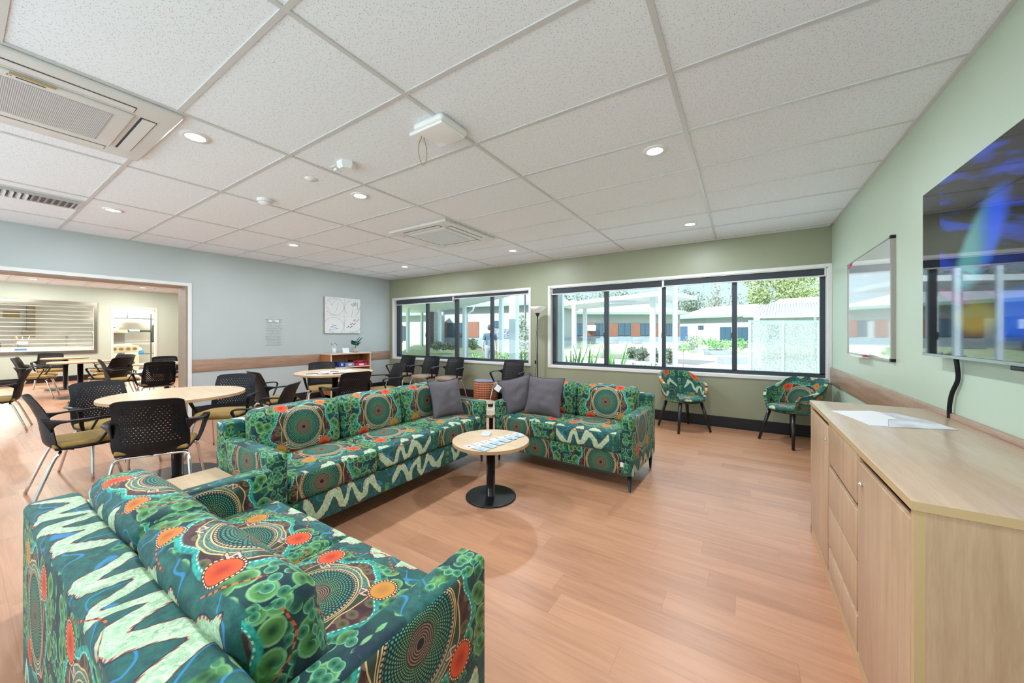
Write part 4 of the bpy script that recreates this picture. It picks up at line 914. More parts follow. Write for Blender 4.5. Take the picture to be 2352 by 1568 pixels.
# ---------------------------------------------------------------- tub chairs
def tub_chair(label, x, y, fx, fy, uo):
    c = thing('tub_chair', label, 'armchair', (x, y, 0), math.atan2(-fx, fy), 'tub chairs in patterned fabric')
    TM = R(132)
    def shell(u, v):
        th = (2 * u - 1) * TM; a = abs(2 * u - 1)
        hh = 0.355 if a < 0.30 else 0.355 - 0.135 * (1 - math.cos(min(1, (a - 0.30) / 0.45) * PI)) / 2 - 0.06 * max(0, a - 0.75) / 0.25
        fl_ = 1 + 0.20 * v; rx, ry = 0.222 * fl_, 0.215 * fl_
        lean = -0.05 * v * max(0, math.cos(th)); close = 1 - 0.04 * max(0, a - 0.8) / 0.2
        return Vector((math.sin(th) * rx * close, -math.cos(th) * ry + lean - (0.02 if a > 0.9 else 0) * v, 0.385 + hh * v - 0.02 * (a > 0.97) * v))
    MB().sheet(shell, 40, 10, -0.028, uvfn=lambda u, v: ((2 * u - 1) * 0.56 - uo[0] - 0.31, 0.36 * v - uo[1])).build('shell', FAB, c)
    def sd2(p):
        r = math.hypot(p.x / 0.225, p.y / 0.235); return Vector((p.x, p.y, p.z + 0.008 * (1 - min(1, r))))
    m = MB().lathe([(0, 0.435), (0.10, 0.436), (0.19, 0.432), (0.222, 0.422), (0.230, 0.408), (0.222, 0.395), (0.20, 0.39), (0, 0.39)], 40, sx=1.0, sy=1.0)
    for k in range(len(m.v)):
        if m.v[k].y > 0: m.v[k].y *= 1.10
    for k, f_ in enumerate(m.f): m.uv[k] = [(m.v[i].x - uo[0] - 0.31, m.v[i].y + 0.02) for i in f_]
    m.build('seat_pad', FAB, c)
    m = MB().lathe([(0, 0.392), (0.212, 0.392), (0.222, 0.384), (0.215, 0.372), (0, 0.372)], 40)
    for k, f_ in enumerate(m.f): m.uv[k] = [(m.v[i].x, m.v[i].y) for i in f_]
    m.build('seat_base', FAB, c)
    MB().lathe([(0.15, 0.372), (0.20, 0.372), (0.20, 0.362), (0.15, 0.362)], 32).build('leg_frame', M['blackm'], c)
    for (sx, sy) in ((-1, -1), (1, -1), (-1, 1), (1, 1)):
        MB().tube([(sx * 0.150, sy * 0.145, 0.366), (sx * 0.222, sy * 0.215, 0.004)], [0.022, 0.014], 10).build('leg', M['blackm'], c)
    return c
tub_chair('patterned tub chair beneath the middle of the large window', -0.648, 5.235, 0.66, -0.72, (0.2, -0.12))
tub_chair('patterned tub chair in the corner beside the sideboard', 0.47, 5.20, -0.76, -0.65, (0.12, 0.1))
# ---------------------------------------------------------------- floor lamp
fx_, fy_ = -2.875, 5.36
l = thing('floor_lamp', 'thin black floor lamp with frosted upward shade between the two windows', 'floor lamp', (fx_, fy_, 0))
MB().cyl(0.12, 0, 0.018, n=36, bev=0.006).build('base', M['blackm'], l)
MB().tube([(0, 0, 0.018), (0, 0, 1.53)], 0.009, 8).build('pole', M['blackm'], l)
MB().lathe([(0.009, 1.52), (0.030, 1.565), (0.045, 1.59), (0.0, 1.592)], 28).build('lamp_cup', M['blackm'], l)
MB().lathe([(0.038, 1.585), (0.085, 1.630), (0.142, 1.690), (0.139, 1.692), (0.08, 1.634), (0.03, 1.592)], 40).build('lamp_shade', M['shadeglass'], l)
MB().tube(catmull([(0.0, -0.012, 1.35), (-0.02, -0.02, 1.1), (-0.005, -0.02, 0.8), (-0.028, -0.02, 0.6), (-0.02, -0.02, 0.45), (-0.005, -0.015, 0.2), (-0.01, -0.012, 0.05)], 5), 0.003, 5).build('cord', M['black'], l)
MB().rbox((-0.04, -0.032, 0.74), (-0.016, -0.014, 0.80), 0.004, 1, 0.1).build('switch', M['black'], l)
# ---------------------------------------------------------------- sideboard, papers, tv, whiteboard
sbx0, sbx1, sy0, sy1, sh = 0.357, 0.853, 1.312, 2.945, 0.825
s = thing('sideboard', 'pale beech sideboard with two lockable doors and four drawers under the television', 'cabinet', (0, 0, 0))
MB().box(sbx0 + 0.02, sy0, 0.06, sbx1, sy0 + 0.018, sh - 0.024).box(sbx0 + 0.02, sy1 - 0.018, 0.06, sbx1, sy1, sh - 0.024).box(sbx0 + 0.02, sy0, 0.0, sbx1, sy1, 0.06).box(sbx1 - 0.01, sy0, 0.06, sbx1, sy1, sh - 0.024).box(sbx0 + 0.004, 1.823, 0.05, sbx1 - 0.01, 1.850, sh - 0.024).box(sbx0 + 0.004, 2.381, 0.05, sbx1 - 0.01, 2.402, sh - 0.024).box(sbx0 + 0.055, sy0 + 0.018, 0.06, sbx0 + 0.065, sy1 - 0.018, sh - 0.024, 1).build('carcass', [M['cabv'], M['acline']], s)  # dark sheet behind the fronts stands in for shade in the gaps
MB().box(sbx0 + 0.001, sy0 - 0.0005, 0.0, sbx0 + 0.021, sy0 + 0.019, sh - 0.024).box(sbx0 + 0.001, sy1 - 0.019, 0.0, sbx0 + 0.021, sy1 + 0.0005, sh - 0.024).box(sbx0 + 0.001, sy0, 0.0, sbx0 + 0.021, sy1, 0.052).build('edge_frame', M['cabedge'], s)
tp = MB().rbox((sbx0 - 0.004, sy0 - 0.004, sh - 0.024), (sbx1, sy1 + 0.004, sh), 0.002, 1, 0.5).build('top', M['cabtop'], s)
MB().box(sbx0 - 0.0046, sy0 - 0.004, sh - 0.0232, sbx0 - 0.004, sy1 + 0.004, sh - 0.001).box(sbx0 - 0.004, sy0 - 0.0047, sh - 0.0232, sbx1, sy0 - 0.004, sh - 0.001).build('edge_strip', M['cabedge'], tp)
def lock(y, z, par):
    lk = MB().tube([(sbx0 + 0.001, y, z), (sbx0 - 0.009, y, z)], 0.007, 12).tube([(sbx0 - 0.009, y, z), (sbx0 - 0.011, y, z)], 0.004, 8).build('lock', M['chrome'], par); lk['label'] = 'small chrome lock'
dn = MB().rbox((sbx0, 1.333, 0.056), (sbx0 + 0.018, 1.820, 0.770), 0.0015, 1, 1).build('door', M['cabv'], s); lock(1.775, 0.703, dn)
df = MB().rbox((sbx0, 2.405, 0.056), (sbx0 + 0.018, 2.925, 0.770), 0.0015, 1, 1).build('door', M['cabv'], s); lock(2.43, 0.703, df)
for (a, b) in ((0.607, 0.797), (0.391, 0.580), (0.208, 0.388), (0.056, 0.182)): MB().rbox((sbx0, 1.853, a), (sbx0 + 0.018, 2.379, b), 0.0015, 1, 1).build('drawer', M['cabv'], s)
P1 = [fl(*q, sh) for q in ((1909, 943), (2000, 943.5), (2020, 946), (2062, 962), (2040, 963), (2040, 979), (1998, 976), (1950, 957))]
sheet_obj('paper_sheet', P1, sh, M['paper'], 'bright white leaflet on the sideboard, its nearer half to the windows', 'paper', 'leaflets on the sideboard')
P2 = [fl(*q, sh + 0.002) for q in ((2020, 946), (2058, 949), (2140, 967), (2203, 987), (2160, 985), (2041, 980), (2041, 964), (2062, 962))]
o = sheet_obj('paper_sheet', P2, sh + 0.0008, mat('leaflet with brown picture', (0.62, 0.62, 0.66), 0.45, var=0.25, vscale=7), 'creased leaflet with brown and grey print, lying over the white one on the sideboard', 'paper', 'leaflets on the sideboard')
tv = thing('television', 'large wall mounted television showing a blurred blue picture', 'television', (0.80, 0, 0))
ty0, ty1, tz0, tz1 = 1.30, 2.828, 1.130, 1.978
MB().rbox((0.004, ty0, tz0), (0.045, ty1, tz1), 0.004, 1, 1).build('casing', M['black'], tv)
q = MB(); q.quad((0.003, ty1 - 0.004, tz0 + 0.012), (0.003, ty0 + 0.004, tz0 + 0.012), (0.003, ty0 + 0.004, tz1 - 0.004), (0.003, ty1 - 0.004, tz1 - 0.004), 0, [(0, 0), (1, 0), (1, 1), (0, 1)])
q.box(0.0032, ty0 + 0.004, tz0 + 0.012, 0.0042, ty1 - 0.004, tz1 - 0.004, 1); q.build('screen', [M['screen'], M['black']], tv)
MB().box(0.001, ty0, tz0 - 0.002, 0.045, ty1, tz0 + 0.011).build('bottom_bezel', M['tvrim'], tv)
MB().rbox((0.02, 1.9, tz0 - 0.022), (0.05, 2.12, tz0 - 0.004), 0.004, 1, 1).build('sensor_bar', M['black'], tv)
MB().box(0.045, 1.8, 1.35, 0.073, 2.3, 1.75).build('wall_bracket', M['blackm'], tv)
pc = [(0.052, 2.62, 1.135), (0.056, 2.615, 1.08), (0.062, 2.63, 1.02), (0.06, 2.68, 0.95), (0.058, 2.70, 0.88), (0.058, 2.70, 0.80)]
MB().tube(catmull(pc, 5), 0.009, 8).build('cable', M['black'], tv)['label'] = 'black cable hanging down behind the sideboard'
wb = thing('whiteboard', 'glossy wall whiteboard with aluminium frame reflecting the windows', 'whiteboard', (XR, 0, 0))
wy0, wy1, wz0, wz1 = 3.52, 4.79, 1.05, 1.915
MB().box(-0.012, wy0 + 0.02, wz0 + 0.012, -0.006, wy1 - 0.01, wz1 - 0.012).build('board', M['wb'], wb)
MB().box(-0.022, wy0, wz0, 0, wy0 + 0.022, wz1).box(-0.018, wy1 - 0.012, wz0, 0, wy1, wz1).box(-0.018, wy0, wz1 - 0.012, 0, wy1, wz1).box(-0.018, wy0, wz0, 0, wy1, wz0 + 0.012).build('frame', M['alubr'], wb)
MB().box(-0.026, wy0 - 0.003, wz1 - 0.02, 0, wy0 + 0.025, wz1 + 0.003).box(-0.026, wy0 - 0.003, wz0 - 0.003, 0, wy0 + 0.025, wz0 + 0.02).build('corner_cap', M['black'], wb)
MB().box(-0.060, 4.05, wz0 - 0.005, -0.0, 4.45, wz0 + 0.003).box(-0.062, 4.05, wz0 - 0.005, -0.058, 4.45, wz0 + 0.010).build('pen_tray', M['white'], wb)
o = MB().tube([(0, -0.06, 0), (0, 0.06, 0)], 0.008, 8).build('whiteboard_marker', M['red'], None, (XR - 0.035, 4.12, wz0 + 0.012)); tag(o, 'red marker pen lying on the whiteboard tray', 'marker')
for k, (m_, y, z, l_) in enumerate(((M['teal'], 4.765, 1.885, 'small teal magnet at the far top corner of the whiteboard'), (M['pink'], 4.72, 1.887, 'pink magnet beside the teal one on the whiteboard'), (M['pink'], 4.675, 1.893, 'pink magnet third from the far corner of the whiteboard'))):
    o = MB().rbox((-0.010, -0.014, -0.014), (0.0, 0.014, 0.014), 0.004, 1, 1).build('magnet', m_, None, (XR - 0.013, y, z)); tag(o, l_, 'magnet', 'magnets on the whiteboard')
# ---------------------------------------------------------------- left wall things
art = thing('canvas_picture', 'square white canvas divided in four, drawn with heart, hand, water and tracks', 'picture', (XL, 0, 0))
ay0, ay1, az0, az1 = 4.035, 4.825, 1.255, 1.985
MB().box(0, ay0, az0, 0.034, ay1, az1, 1).box(0.0335, ay0, az0, 0.036, ay1, az1, 0).build('canvas', [M['canvas'], M['canvside']], art)
def apt(u, v): return (0.0375, ay0 + (u - 165) / 1175 * (ay1 - ay0), az1 - (v - 150) / 1275 * (az1 - az0))
def stroke(pts, m_, nm, r=0.0022, n=4): MB().tube(catmull([apt(*q) for q in pts], n), r, 4).build(nm, m_, art)
def arc(cx_, cy_, r, a0, a1, sx=1.0): return [(cx_ + r * sx * math.cos(R(a0 + (a1 - a0) * k / 14)), cy_ - r * math.sin(R(a0 + (a1 - a0) * k / 14))) for k in range(15)]
stroke([(790, 160), (785, 500), (785, 820), (785, 1420)], M['greyink'], 'divider_line', 0.0012); stroke([(170, 780), (500, 800), (785, 815), (1330, 840)], M['greyink'], 'divider_line', 0.0012)
stroke(arc(470, 480, 300, -150, 165), M['greyink'], 'ring', 0.002, 1); stroke([(250, 250), (330, 340), (385, 450), (430, 340), (550, 230)], M['greyink'], 'heart_line', 0.0018); stroke([(205, 470), (300, 640), (400, 760), (520, 620), (610, 330)], M['greyink'], 'heart_line', 0.0018)
stroke(arc(1080, 500, 285, 110, 235), M['ink'], 'ring', 0.0016, 1)
stroke([(1030, 400), (1045, 340), (1085, 460), (1110, 290), (1130, 410), (1160, 265), (1185, 420), (1215, 290), (1245, 320), (1235, 520), (1260, 545), (1325, 455), (1335, 500), (1240, 680), (1170, 760)], M['ink'], 'hand_outline', 0.0022)
stroke([(1050, 560), (1070, 650), (1025, 800)], M['ink'], 'hand_outline', 0.0016)
stroke(arc(450, 1180, 320, -50, 160), M['blueink'], 'ring', 0.002, 1); stroke([(390, 1130), (530, 1150), (340, 1200), (570, 1255), (300, 1310), (450, 1400)], M['blueink'], 'water_line', 0.003)
stroke(arc(1080, 1100, 290, -120, -20), M['redink'], 'ring', 0.0018, 1); stroke(arc(1090, 1100, 300, 140, 200), M['greyink'], 'ring', 0.0016, 1)
dm = MB()
for (u, v) in ((1160, 925), (1120, 965), (1275, 925), (1225, 970), (1057, 1055), (1012, 1097), (1160, 1055), (1115, 1098), (930, 1172), (888, 1215), (1040, 1170), (990, 1215)):
    p = apt(u, v); dm.rbox((0.0365, p[1] - 0.011, p[2] - 0.009), (0.0385, p[1] + 0.011, p[2] + 0.009), 0.001, 1, 1)
dm.build('track_marks', M['redink'], art)
rk = thing('wire_rack', 'empty wire brochure rack on the white wall', 'rack', (XL, 0, 0))
m = MB(); y0_, y1_ = 2.99, 3.25
for k in range(7): y = y0_ + 0.03 + k * 0.033; m.tube([(0.012, y, 1.045), (0.012, y, 1.50)], 0.0018, 4)
for k in range(10): z = 1.05 + 0.05 * k; m.tube([(0.012, y0_, z), (0.012, y1_, z)], 0.0018, 4)
m.build('wire_grid', M['tee'], rk)
for k in range(4):
    z = 1.05 + 0.15 * k
    MB().tube([(0.012, y0_, z), (0.06, y0_, z - 0.0), (0.06, y1_, z - 0.0), (0.012, y1_, z)], 0.002, 4).tube([(0.012, y0_ + 0.02, z), (0.085, y0_ - 0.03, z + 0.005)], 0.0018, 4).build('wire_shelf', M['tee'], rk)
MB().box(0.013, y0_ + 0.04, 1.445, 0.018, y0_ + 0.21, 1.49).build('label_plate', M['paper'], rk); MB().box(0.018, y0_ + 0.09, 1.46, 0.0185, y0_ + 0.15, 1.475).build('label_mark', M['blueink'], rk)
# bookshelf
bs = thing('bookshelf', 'low cherry bookshelf against the white wall under the canvas picture', 'bookshelf', (XL + 0.019, 0, 0))
bx, by0, by1, bh = 0.33, 3.97, 4.86, 0.858
MB().box(0, by0, 0.0, bx - 0.004, by0 + 0.022, bh - 0.022).box(0, by1 - 0.022, 0, bx - 0.004, by1, bh - 0.022).box(0, by0, 0, 0.006, by1, bh - 0.02).box(0, by0, 0.0, bx - 0.02, by1, 0.06).build('carcass', M['cherry'], bs)
MB().box(bx - 0.004, by0, 0, bx, by0 + 0.022, bh - 0.022).box(bx - 0.004, by1 - 0.022, 0, bx, by1, bh - 0.022).build('front_edging', M['cherryl'], bs)
MB().box(0, by0 - 0.01, bh - 0.022, bx + 0.01, by1 + 0.01, bh).build('top', M['cherryl'], bs)
for z in (0.06, 0.31, 0.565): MB().box(0.006, by0 + 0.022, z, bx - 0.01, by1 - 0.022, z + 0.020, 0).build('shelf', M['cherryl'], bs)
def gbox(name, label, y, z, w, h, m_, m2):
    o = MB().rbox((-0.10, 0, 0), (0.10, w, h), 0.002, 1, 1).box(0.1, w * 0.3, h * 0.25, 0.1008, w * 0.7, h * 0.75, 1).build(name, [m_, m2], None, (XL + 0.019 + 0.20, y, z)); tag(o, label, 'game box', 'game boxes on the bookshelf')
gbox('game_box', 'dark blue game box on the shelf beside the chair back', 4.17, 0.585, 0.11, 0.095, M['boxblue'], M['paperb'])
gbox('game_box', 'wide steel blue game box in the middle of the shelf', 4.30, 0.585, 0.20, 0.075, M['boxlb'], M['card'])
gbox('game_box', 'bright red game box lying under the dark red one', 4.53, 0.585, 0.26, 0.055, M['boxrd'], M['paper'])
gbox('game_box', 'dark red game box stacked on the bright red one', 4.48, 0.6405, 0.30, 0.06, M['boxdr'], M['red'])
pp = thing('potted_plant', 'small dark leaved plant in a pinkish pot on the bookshelf', 'plant', (XL + 0.20, 4.60, bh))
MB().lathe([(0, 0), (0.044, 0), (0.052, 0.04), (0.056, 0.085), (0.050, 0.085), (0.046, 0.07), (0, 0.07)], 28).build('pot', M['pot'], pp)
MB().tube([(0, 0, 0.065), (0.0, 0.004, 0.17)], 0.006, 6).build('stem', M['stem'], pp)
def leaf(base, direction, L, Wf, droop):
    d_ = Vector(direction).normalized(); sd_ = d_.cross(Vector((0, 0, 1))).normalized()
    def f(u, v):
        w = math.sin(PI * min(1, u * 0.97 + 0.03)) ** 0.7 * Wf; notch = 1 - 0.35 * (abs(2 * v - 1) > 0.6) * (math.sin(u * 22) > 0.2)
        return Vector(base) + d_ * (u * L) + Vector((0, 0, 1)) * (0.05 * math.sin(u * 2) - droop * u * u) + sd_ * ((2 * v - 1) * w * notch) + Vector((0, 0, -0.25 * abs(2 * v - 1) * w))
    return f
lm = MB()
for (dx, dy, L, wf, dr_) in ((0.5, -0.9, 0.12, 0.05, 0.02), (0.2, 1, 0.15, 0.035, -0.06), (0.8, 0.7, 0.12, 0.04, 0.05), (0.6, -0.2, 0.11, 0.05, 0.06), (0.1, -0.6, 0.10, 0.05, -0.04), (0.9, 0.2, 0.10, 0.045, 0.0)):
    lm.sheet(leaf((0, 0.004, 0.150), (dx, dy, 0.15 + 0.5 * (wf < 0.045)), L * 1.15, wf * 1.25, dr_ + 0.03), 10, 6, 0.0012); lm.sheet(leaf((0, -0.01, 0.19), (dx * 0.6, dy * 0.8 - 0.5, 0.25), L * 0.9, wf * 1.3, dr_ + 0.05), 10, 6, 0.0012)
lm.build('leaves', M['leaf'], pp)
cu = thing('pen_cup', 'white cup holding brushes and pens on the bookshelf', 'cup', (XL + 0.20, 4.13, bh))
MB().lathe([(0, 0), (0.030, 0), (0.036, 0.095), (0.033, 0.095), (0.028, 0.006), (0, 0.006)], 24).build('cup', M['plasticw'], cu)
for (a, b, h_) in ((-0.02, 0.03, 0.19), (0.0, -0.05, 0.18), (0.01, 0.045, 0.165), (-0.01, -0.03, 0.16)):
    MB().tube([(0.0, b * 0.2, 0.02), (a, b, h_)], 0.0035, 5).tube([(a * 0.95, b * 0.95, h_ * 0.96), (a * 1.15, b * 1.15, h_ * 1.1)], [0.006, 0.004], 5, 1).build('brush', [M['plasticw'], M['ink']], cu)
for (y, l_) in ((4.40, 'small open white box on the bookshelf beside the plant'),):
    o = MB().rbox((-0.05, -0.07, 0), (0.05, 0.07, 0.006), 0.001, 1, 1).obox((-0.05, 0, 0.05), (0.0015, 0, 0.0), (0, 0.07, 0), (-0.012, 0, 0.048)).build('notepad_stand', M['paper'], None, (XL + 0.22, y, bh)); tag(o, l_, 'box')
o = MB().rbox((-0.04, -0.10, 0), (0.04, 0.10, 0.006), 0.001, 1, 1).build('booklet', M['paperb'], None, (XL + 0.24, 4.77, bh), 0.1); tag(o, 'blue booklet lying on the bookshelf end nearest the window', 'booklet')

# ---------------------------------------------------------------- kitchen behind the servery and doorway
kb = thing('kitchen_bench', 'stainless steel kitchen bench with raised shelf behind the servery bars', 'bench', (-16.2, 0, 0))
MB().box(-0.35, -2.2, 0.86, 0.35, 2.0, 0.90).build('worktop', M['steel'], kb)
MB().box(-0.30, -2.2, 1.20, 0.05, 1.9, 1.225).build('raised_shelf', M['steel'], kb)
for y in (-2.1, -0.7, 0.9, 1.8): MB().box(-0.1, y, 0.90, -0.06, y + 0.05, 1.20).build('shelf_post', M['steel'], kb); MB().box(-0.02, y, 0.0, 0.02, y + 0.04, 0.86).build('leg', M['steel'], kb)
pt = thing('utensil_pot', 'pot of utensils on the kitchen bench behind the servery bars', 'pot', (-16.1, 1.05, 0.90))
MB().lathe([(0, 0), (0.09, 0), (0.09, 0.14), (0.085, 0.14), (0.085, 0.01), (0, 0.01)], 20).build('pot', M['plasticw'], pt)
for a in (-0.1, 0.0, 0.12): MB().tube([(0, a * 0.3, 0.02), (0, a, 0.28)], 0.008, 5).build('utensil', M['oakedge'], pt)
for (x, y, w, h, l_) in ((-16.1, 0.62, 0.10, 0.10, 'steel container left on the kitchen bench beside the utensil pot'),):
    o = MB().cyl(w, 0, h, n=20).build('steel_container', M['steel'], None, (x, y, 0.90)); tag(o, l_, 'container')
rh = thing('range_hood', 'white kitchen hood hanging above the bench behind the servery', 'hood', (-17.2, 0, 0))
MB().box(-0.4, -2.0, 2.08, 0.5, 3.0, 2.30).build('canopy', M['steel'], rh); MB().box(-0.2, -1.8, 2.06, 0.45, 2.8, 2.08).build('filter', M['steel'], rh)
MB().box(-0.2, 0.2, 2.25, 0.2, 1.2, H).build('duct', M['steel'], rh)
pc_ = thing('paper_towel_dispenser', 'beige tall dispenser on the kitchen wall behind the servery bars', 'dispenser', (XK + 0.06, 1.35, 1.15)); MB().box(-0.05, -0.08, 0.15, 0.10, 0.08, 1.0).box(-0.05, -0.16, 0.0, 0.12, 0.08, 0.2).build('body', mat('khaki laminate', (0.36, 0.31, 0.22), 0.5), pc_)
for (y, w, mm, l_) in ((0.15, 0.20, 'greyink', 'grey notice on the kitchen wall'), (0.55, 0.25, 'paper', 'white notice on the kitchen wall'), (1.0, 0.30, 'gold', 'orange notice on the kitchen wall')):
    o = MB().box(0, -w / 2, 0, 0.01, w / 2, 0.2).build('notice', M[mm], None, (XK + 0.001, y, 1.72)); tag(o, l_ + ' seen between the shutter bars', 'notice')
ck = thing('cooker', 'cream kitchen cooker with a row of knobs seen through the kitchen doorway', 'cooker', (-16.0, 2.95, 0))
MB().box(-0.35, -0.62, 0.12, 0.33, 0.24, 0.62).box(-0.35, -0.62, 0.70, 0.36, 0.24, 0.88).build('body', M['cream'], ck)
MB().box(-0.30, -0.60, 0.62, 0.33, 0.22, 0.70).build('handle_recess', M['kwall'], ck)
for k in range(5): MB().tube([(0.36, -0.44 + 0.145 * k, 0.79), (0.395, -0.44 + 0.145 * k, 0.79)], 0.045, 14).build('knob', M['knob'], ck)
MB().box(-0.30, -0.58, 0.88, 0.30, 0.10, 0.93).build('hob', M['plasticw'], ck)
MB().box(-0.40, -0.62, 0.93, -0.32, 0.05, 1.28).build('splashback', M['steel'], ck); MB().box(-0.40, -0.62, 1.28, -0.10, 0.08, 1.33).build('rack_shelf', M['cream'], ck)
for (x, y) in ((-0.3, -0.55), (-0.3, 0.18), (0.28, -0.55), (0.28, 0.18)): MB().cyl(0.02, 0, 0.12, (x, y), 8).build('foot', M['steel'], ck)
o = MB().rbox((-0.15, -0.20, 0), (0.15, 0.20, 0.20), 0.01, 1, 1).box(0.15, -0.12, 0.09, 0.152, 0.12, 0.11, 1).build('toaster_oven', [M['plasticw'], M['ink']], None, (-16.15, 2.62, 1.331)); tag(o, 'small white appliance on the rack above the cooker', 'appliance')
ws = thing('wire_shelving', 'black wire shelving with boxes and cups seen through the kitchen doorway', 'shelving', (-17.6, 3.55, 0))
for z in (0.55, 0.97, 1.32, 1.78):
    m = MB().box(-0.25, -0.9, z - 0.012, 0.25, 0.40, z)
    m.build('wire_shelf', M['blackwire'], ws)
for (x, y) in ((-0.24, -0.89), (0.24, -0.89), (-0.24, 0.39), (0.24, 0.39)): MB().tube([(x, y, 0), (x, y, 1.95)], 0.014, 6).build('post', M['blackwire'], ws)
for (y, z, a, h, mm, nm, l_) in ((3.0, 1.78, 0.20, 0.20, 'plasticw', 'storage_box', 'white box on the top wire shelf, end nearest the servery'), (3.5, 1.78, 0.20, 0.22, 'paper', 'storage_box', 'white box on the top wire shelf, end nearest the hanging coat'),
                            (3.15, 1.32, 0.12, 0.06, 'gold', 'food_packet', 'golden packet on the middle wire shelf'), (3.45, 1.32, 0.12, 0.07, 'paperb', 'food_packet', 'blue packet on the middle wire shelf'), (3.75, 1.32, 0.12, 0.05, 'coat', 'oven_tray', 'dark tray stack on the middle wire shelf'),
                            (3.4, 0.55, 0.28, 0.12, 'bluecr', 'plastic_crate', 'blue crate of cups on the lowest wire shelf')):
    o = MB().rbox((-0.12, -a, 0), (0.12, a, h), 0.01, 1, 1).build(nm, M[mm], None, (-17.6, y, z + 0.001)); tag(o, l_, 'box' if 'box' in nm else nm.split('_')[1])
for k in range(4):
    o = MB().cyl(0.045, 0, 0.16, n=14).build('plastic_cup', M['cup'], None, (-17.5, 3.2 + 0.13 * k, 0.672)); tag(o, 'clear plastic cup standing in the blue crate, ' + ('nearest the cooker', 'second from the cooker', 'third from the cooker', 'furthest from the cooker')[k], 'cup', 'cups in the blue crate')
o = MB().rbox((-0.05, -0.10, 0), (0.05, 0.10, 0.62), 0.04, 2, 0.2, deform=lambda p: Vector((p.x, p.y * (0.7 + 0.3 * (1 - p.z / 0.62)), p.z))).build('hanging_coat', M['coat'], None, (-17.33, 3.93, 0.95)); tag(o, 'black coat hanging at the end of the wire shelving', 'coat')
for (x, y, e) in ((-16.6, 0.5, 170), (-16.6, 3.4, 120)):
    kl = thing('ceiling_panel_light', 'square kitchen ceiling light, partly seen', 'ceiling light', (x, y, H)); kl['label'] = 'kitchen ceiling light above the ' + ('bench' if y < 1 else 'cooker')
    MB().rbox((-0.3, -0.3, -0.03), (0.3, 0.3, 0), 0.01, 1, 1).build('panel', mat('lit kitchen panel', (1, 1, 1), emit=(1, 0.9, 0.75), estr=3), kl)
    ld = bpy.data.lights.new('kitchen_lamp', 'AREA'); ld.size = 0.55; ld.energy = e * 1.4; ld.color = (1, 0.93, 0.82); lo = bpy.data.objects.new('kitchen_lamp', ld); COL.objects.link(lo); lo.parent = kl; lo.location = (0, 0, -0.04)

# ---------------------------------------------------------------- outside
ZG = -0.18
gm = MB().box(-70, YW + 0.22, ZG - 0.3, 60, 90, ZG)
tag(gm.build('ground', M['grass']), kind='structure')
tag(MB().box(-60, -60, ZG - 0.3, 60, YB - 0.25, ZG - 0.02).build('ground', mat('added pale rear paving', (0.86, 0.85, 0.83), 0.9)), kind='structure')  # unseen paving, made pale to throw sunlight in through the back glazing
# paved court and path
tag(MB().box(-15, YW + 0.22, ZG - 0.02, 1.6, 9.2, ZG + 0.015).build('ground', mat('added white terrace paving', (0.86, 0.86, 0.84), 0.85)), kind='structure')  # strip hidden below the sills, added white to bounce sunlight indoors
def poly(name, pts, z0, z1, m_):
    n = len(pts); vs = [(p[0], p[1], z0) for p in pts] + [(p[0], p[1], z1) for p in pts]
    fs = [tuple(range(n))[::-1], tuple(range(n, 2 * n))] + [(k, (k + 1) % n, n + (k + 1) % n, n + k) for k in range(n)]
    return tag(MB().add(vs, fs).build(name, m_), kind='structure')
poly('ground', [gd(1480, 13, 0)[:2], gd(1900, 6.5, 0)[:2], gd(2300, 9, 0)[:2], gd(2100, 22, 0)[:2], gd(1560, 24, 0)[:2], gd(1240, 20, 0)[:2]], ZG, ZG + 0.02, M['paving'])
poly('path', [gd(1150, 9.5, 0)[:2], gd(1230, 11.5, 0)[:2], gd(1090, 22, 0)[:2], gd(1010, 33, 0)[:2], gd(860, 34, 0)[:2], gd(860, 27, 0)[:2], gd(940, 19, 0)[:2], gd(1000, 12, 0)[:2]], ZG, ZG + 0.03, M['path'])
hm = MB()
def hill(u, v):
    p = gd(700 + 1500 * u, 22 + 26 * v, 0); return Vector((p.x, p.y, ZG + 0.02 + 0.55 * min(1, v * 2.2)))
tag(hm.grid(hill, 12, 8).build('ground', M['grass']), kind='structure')
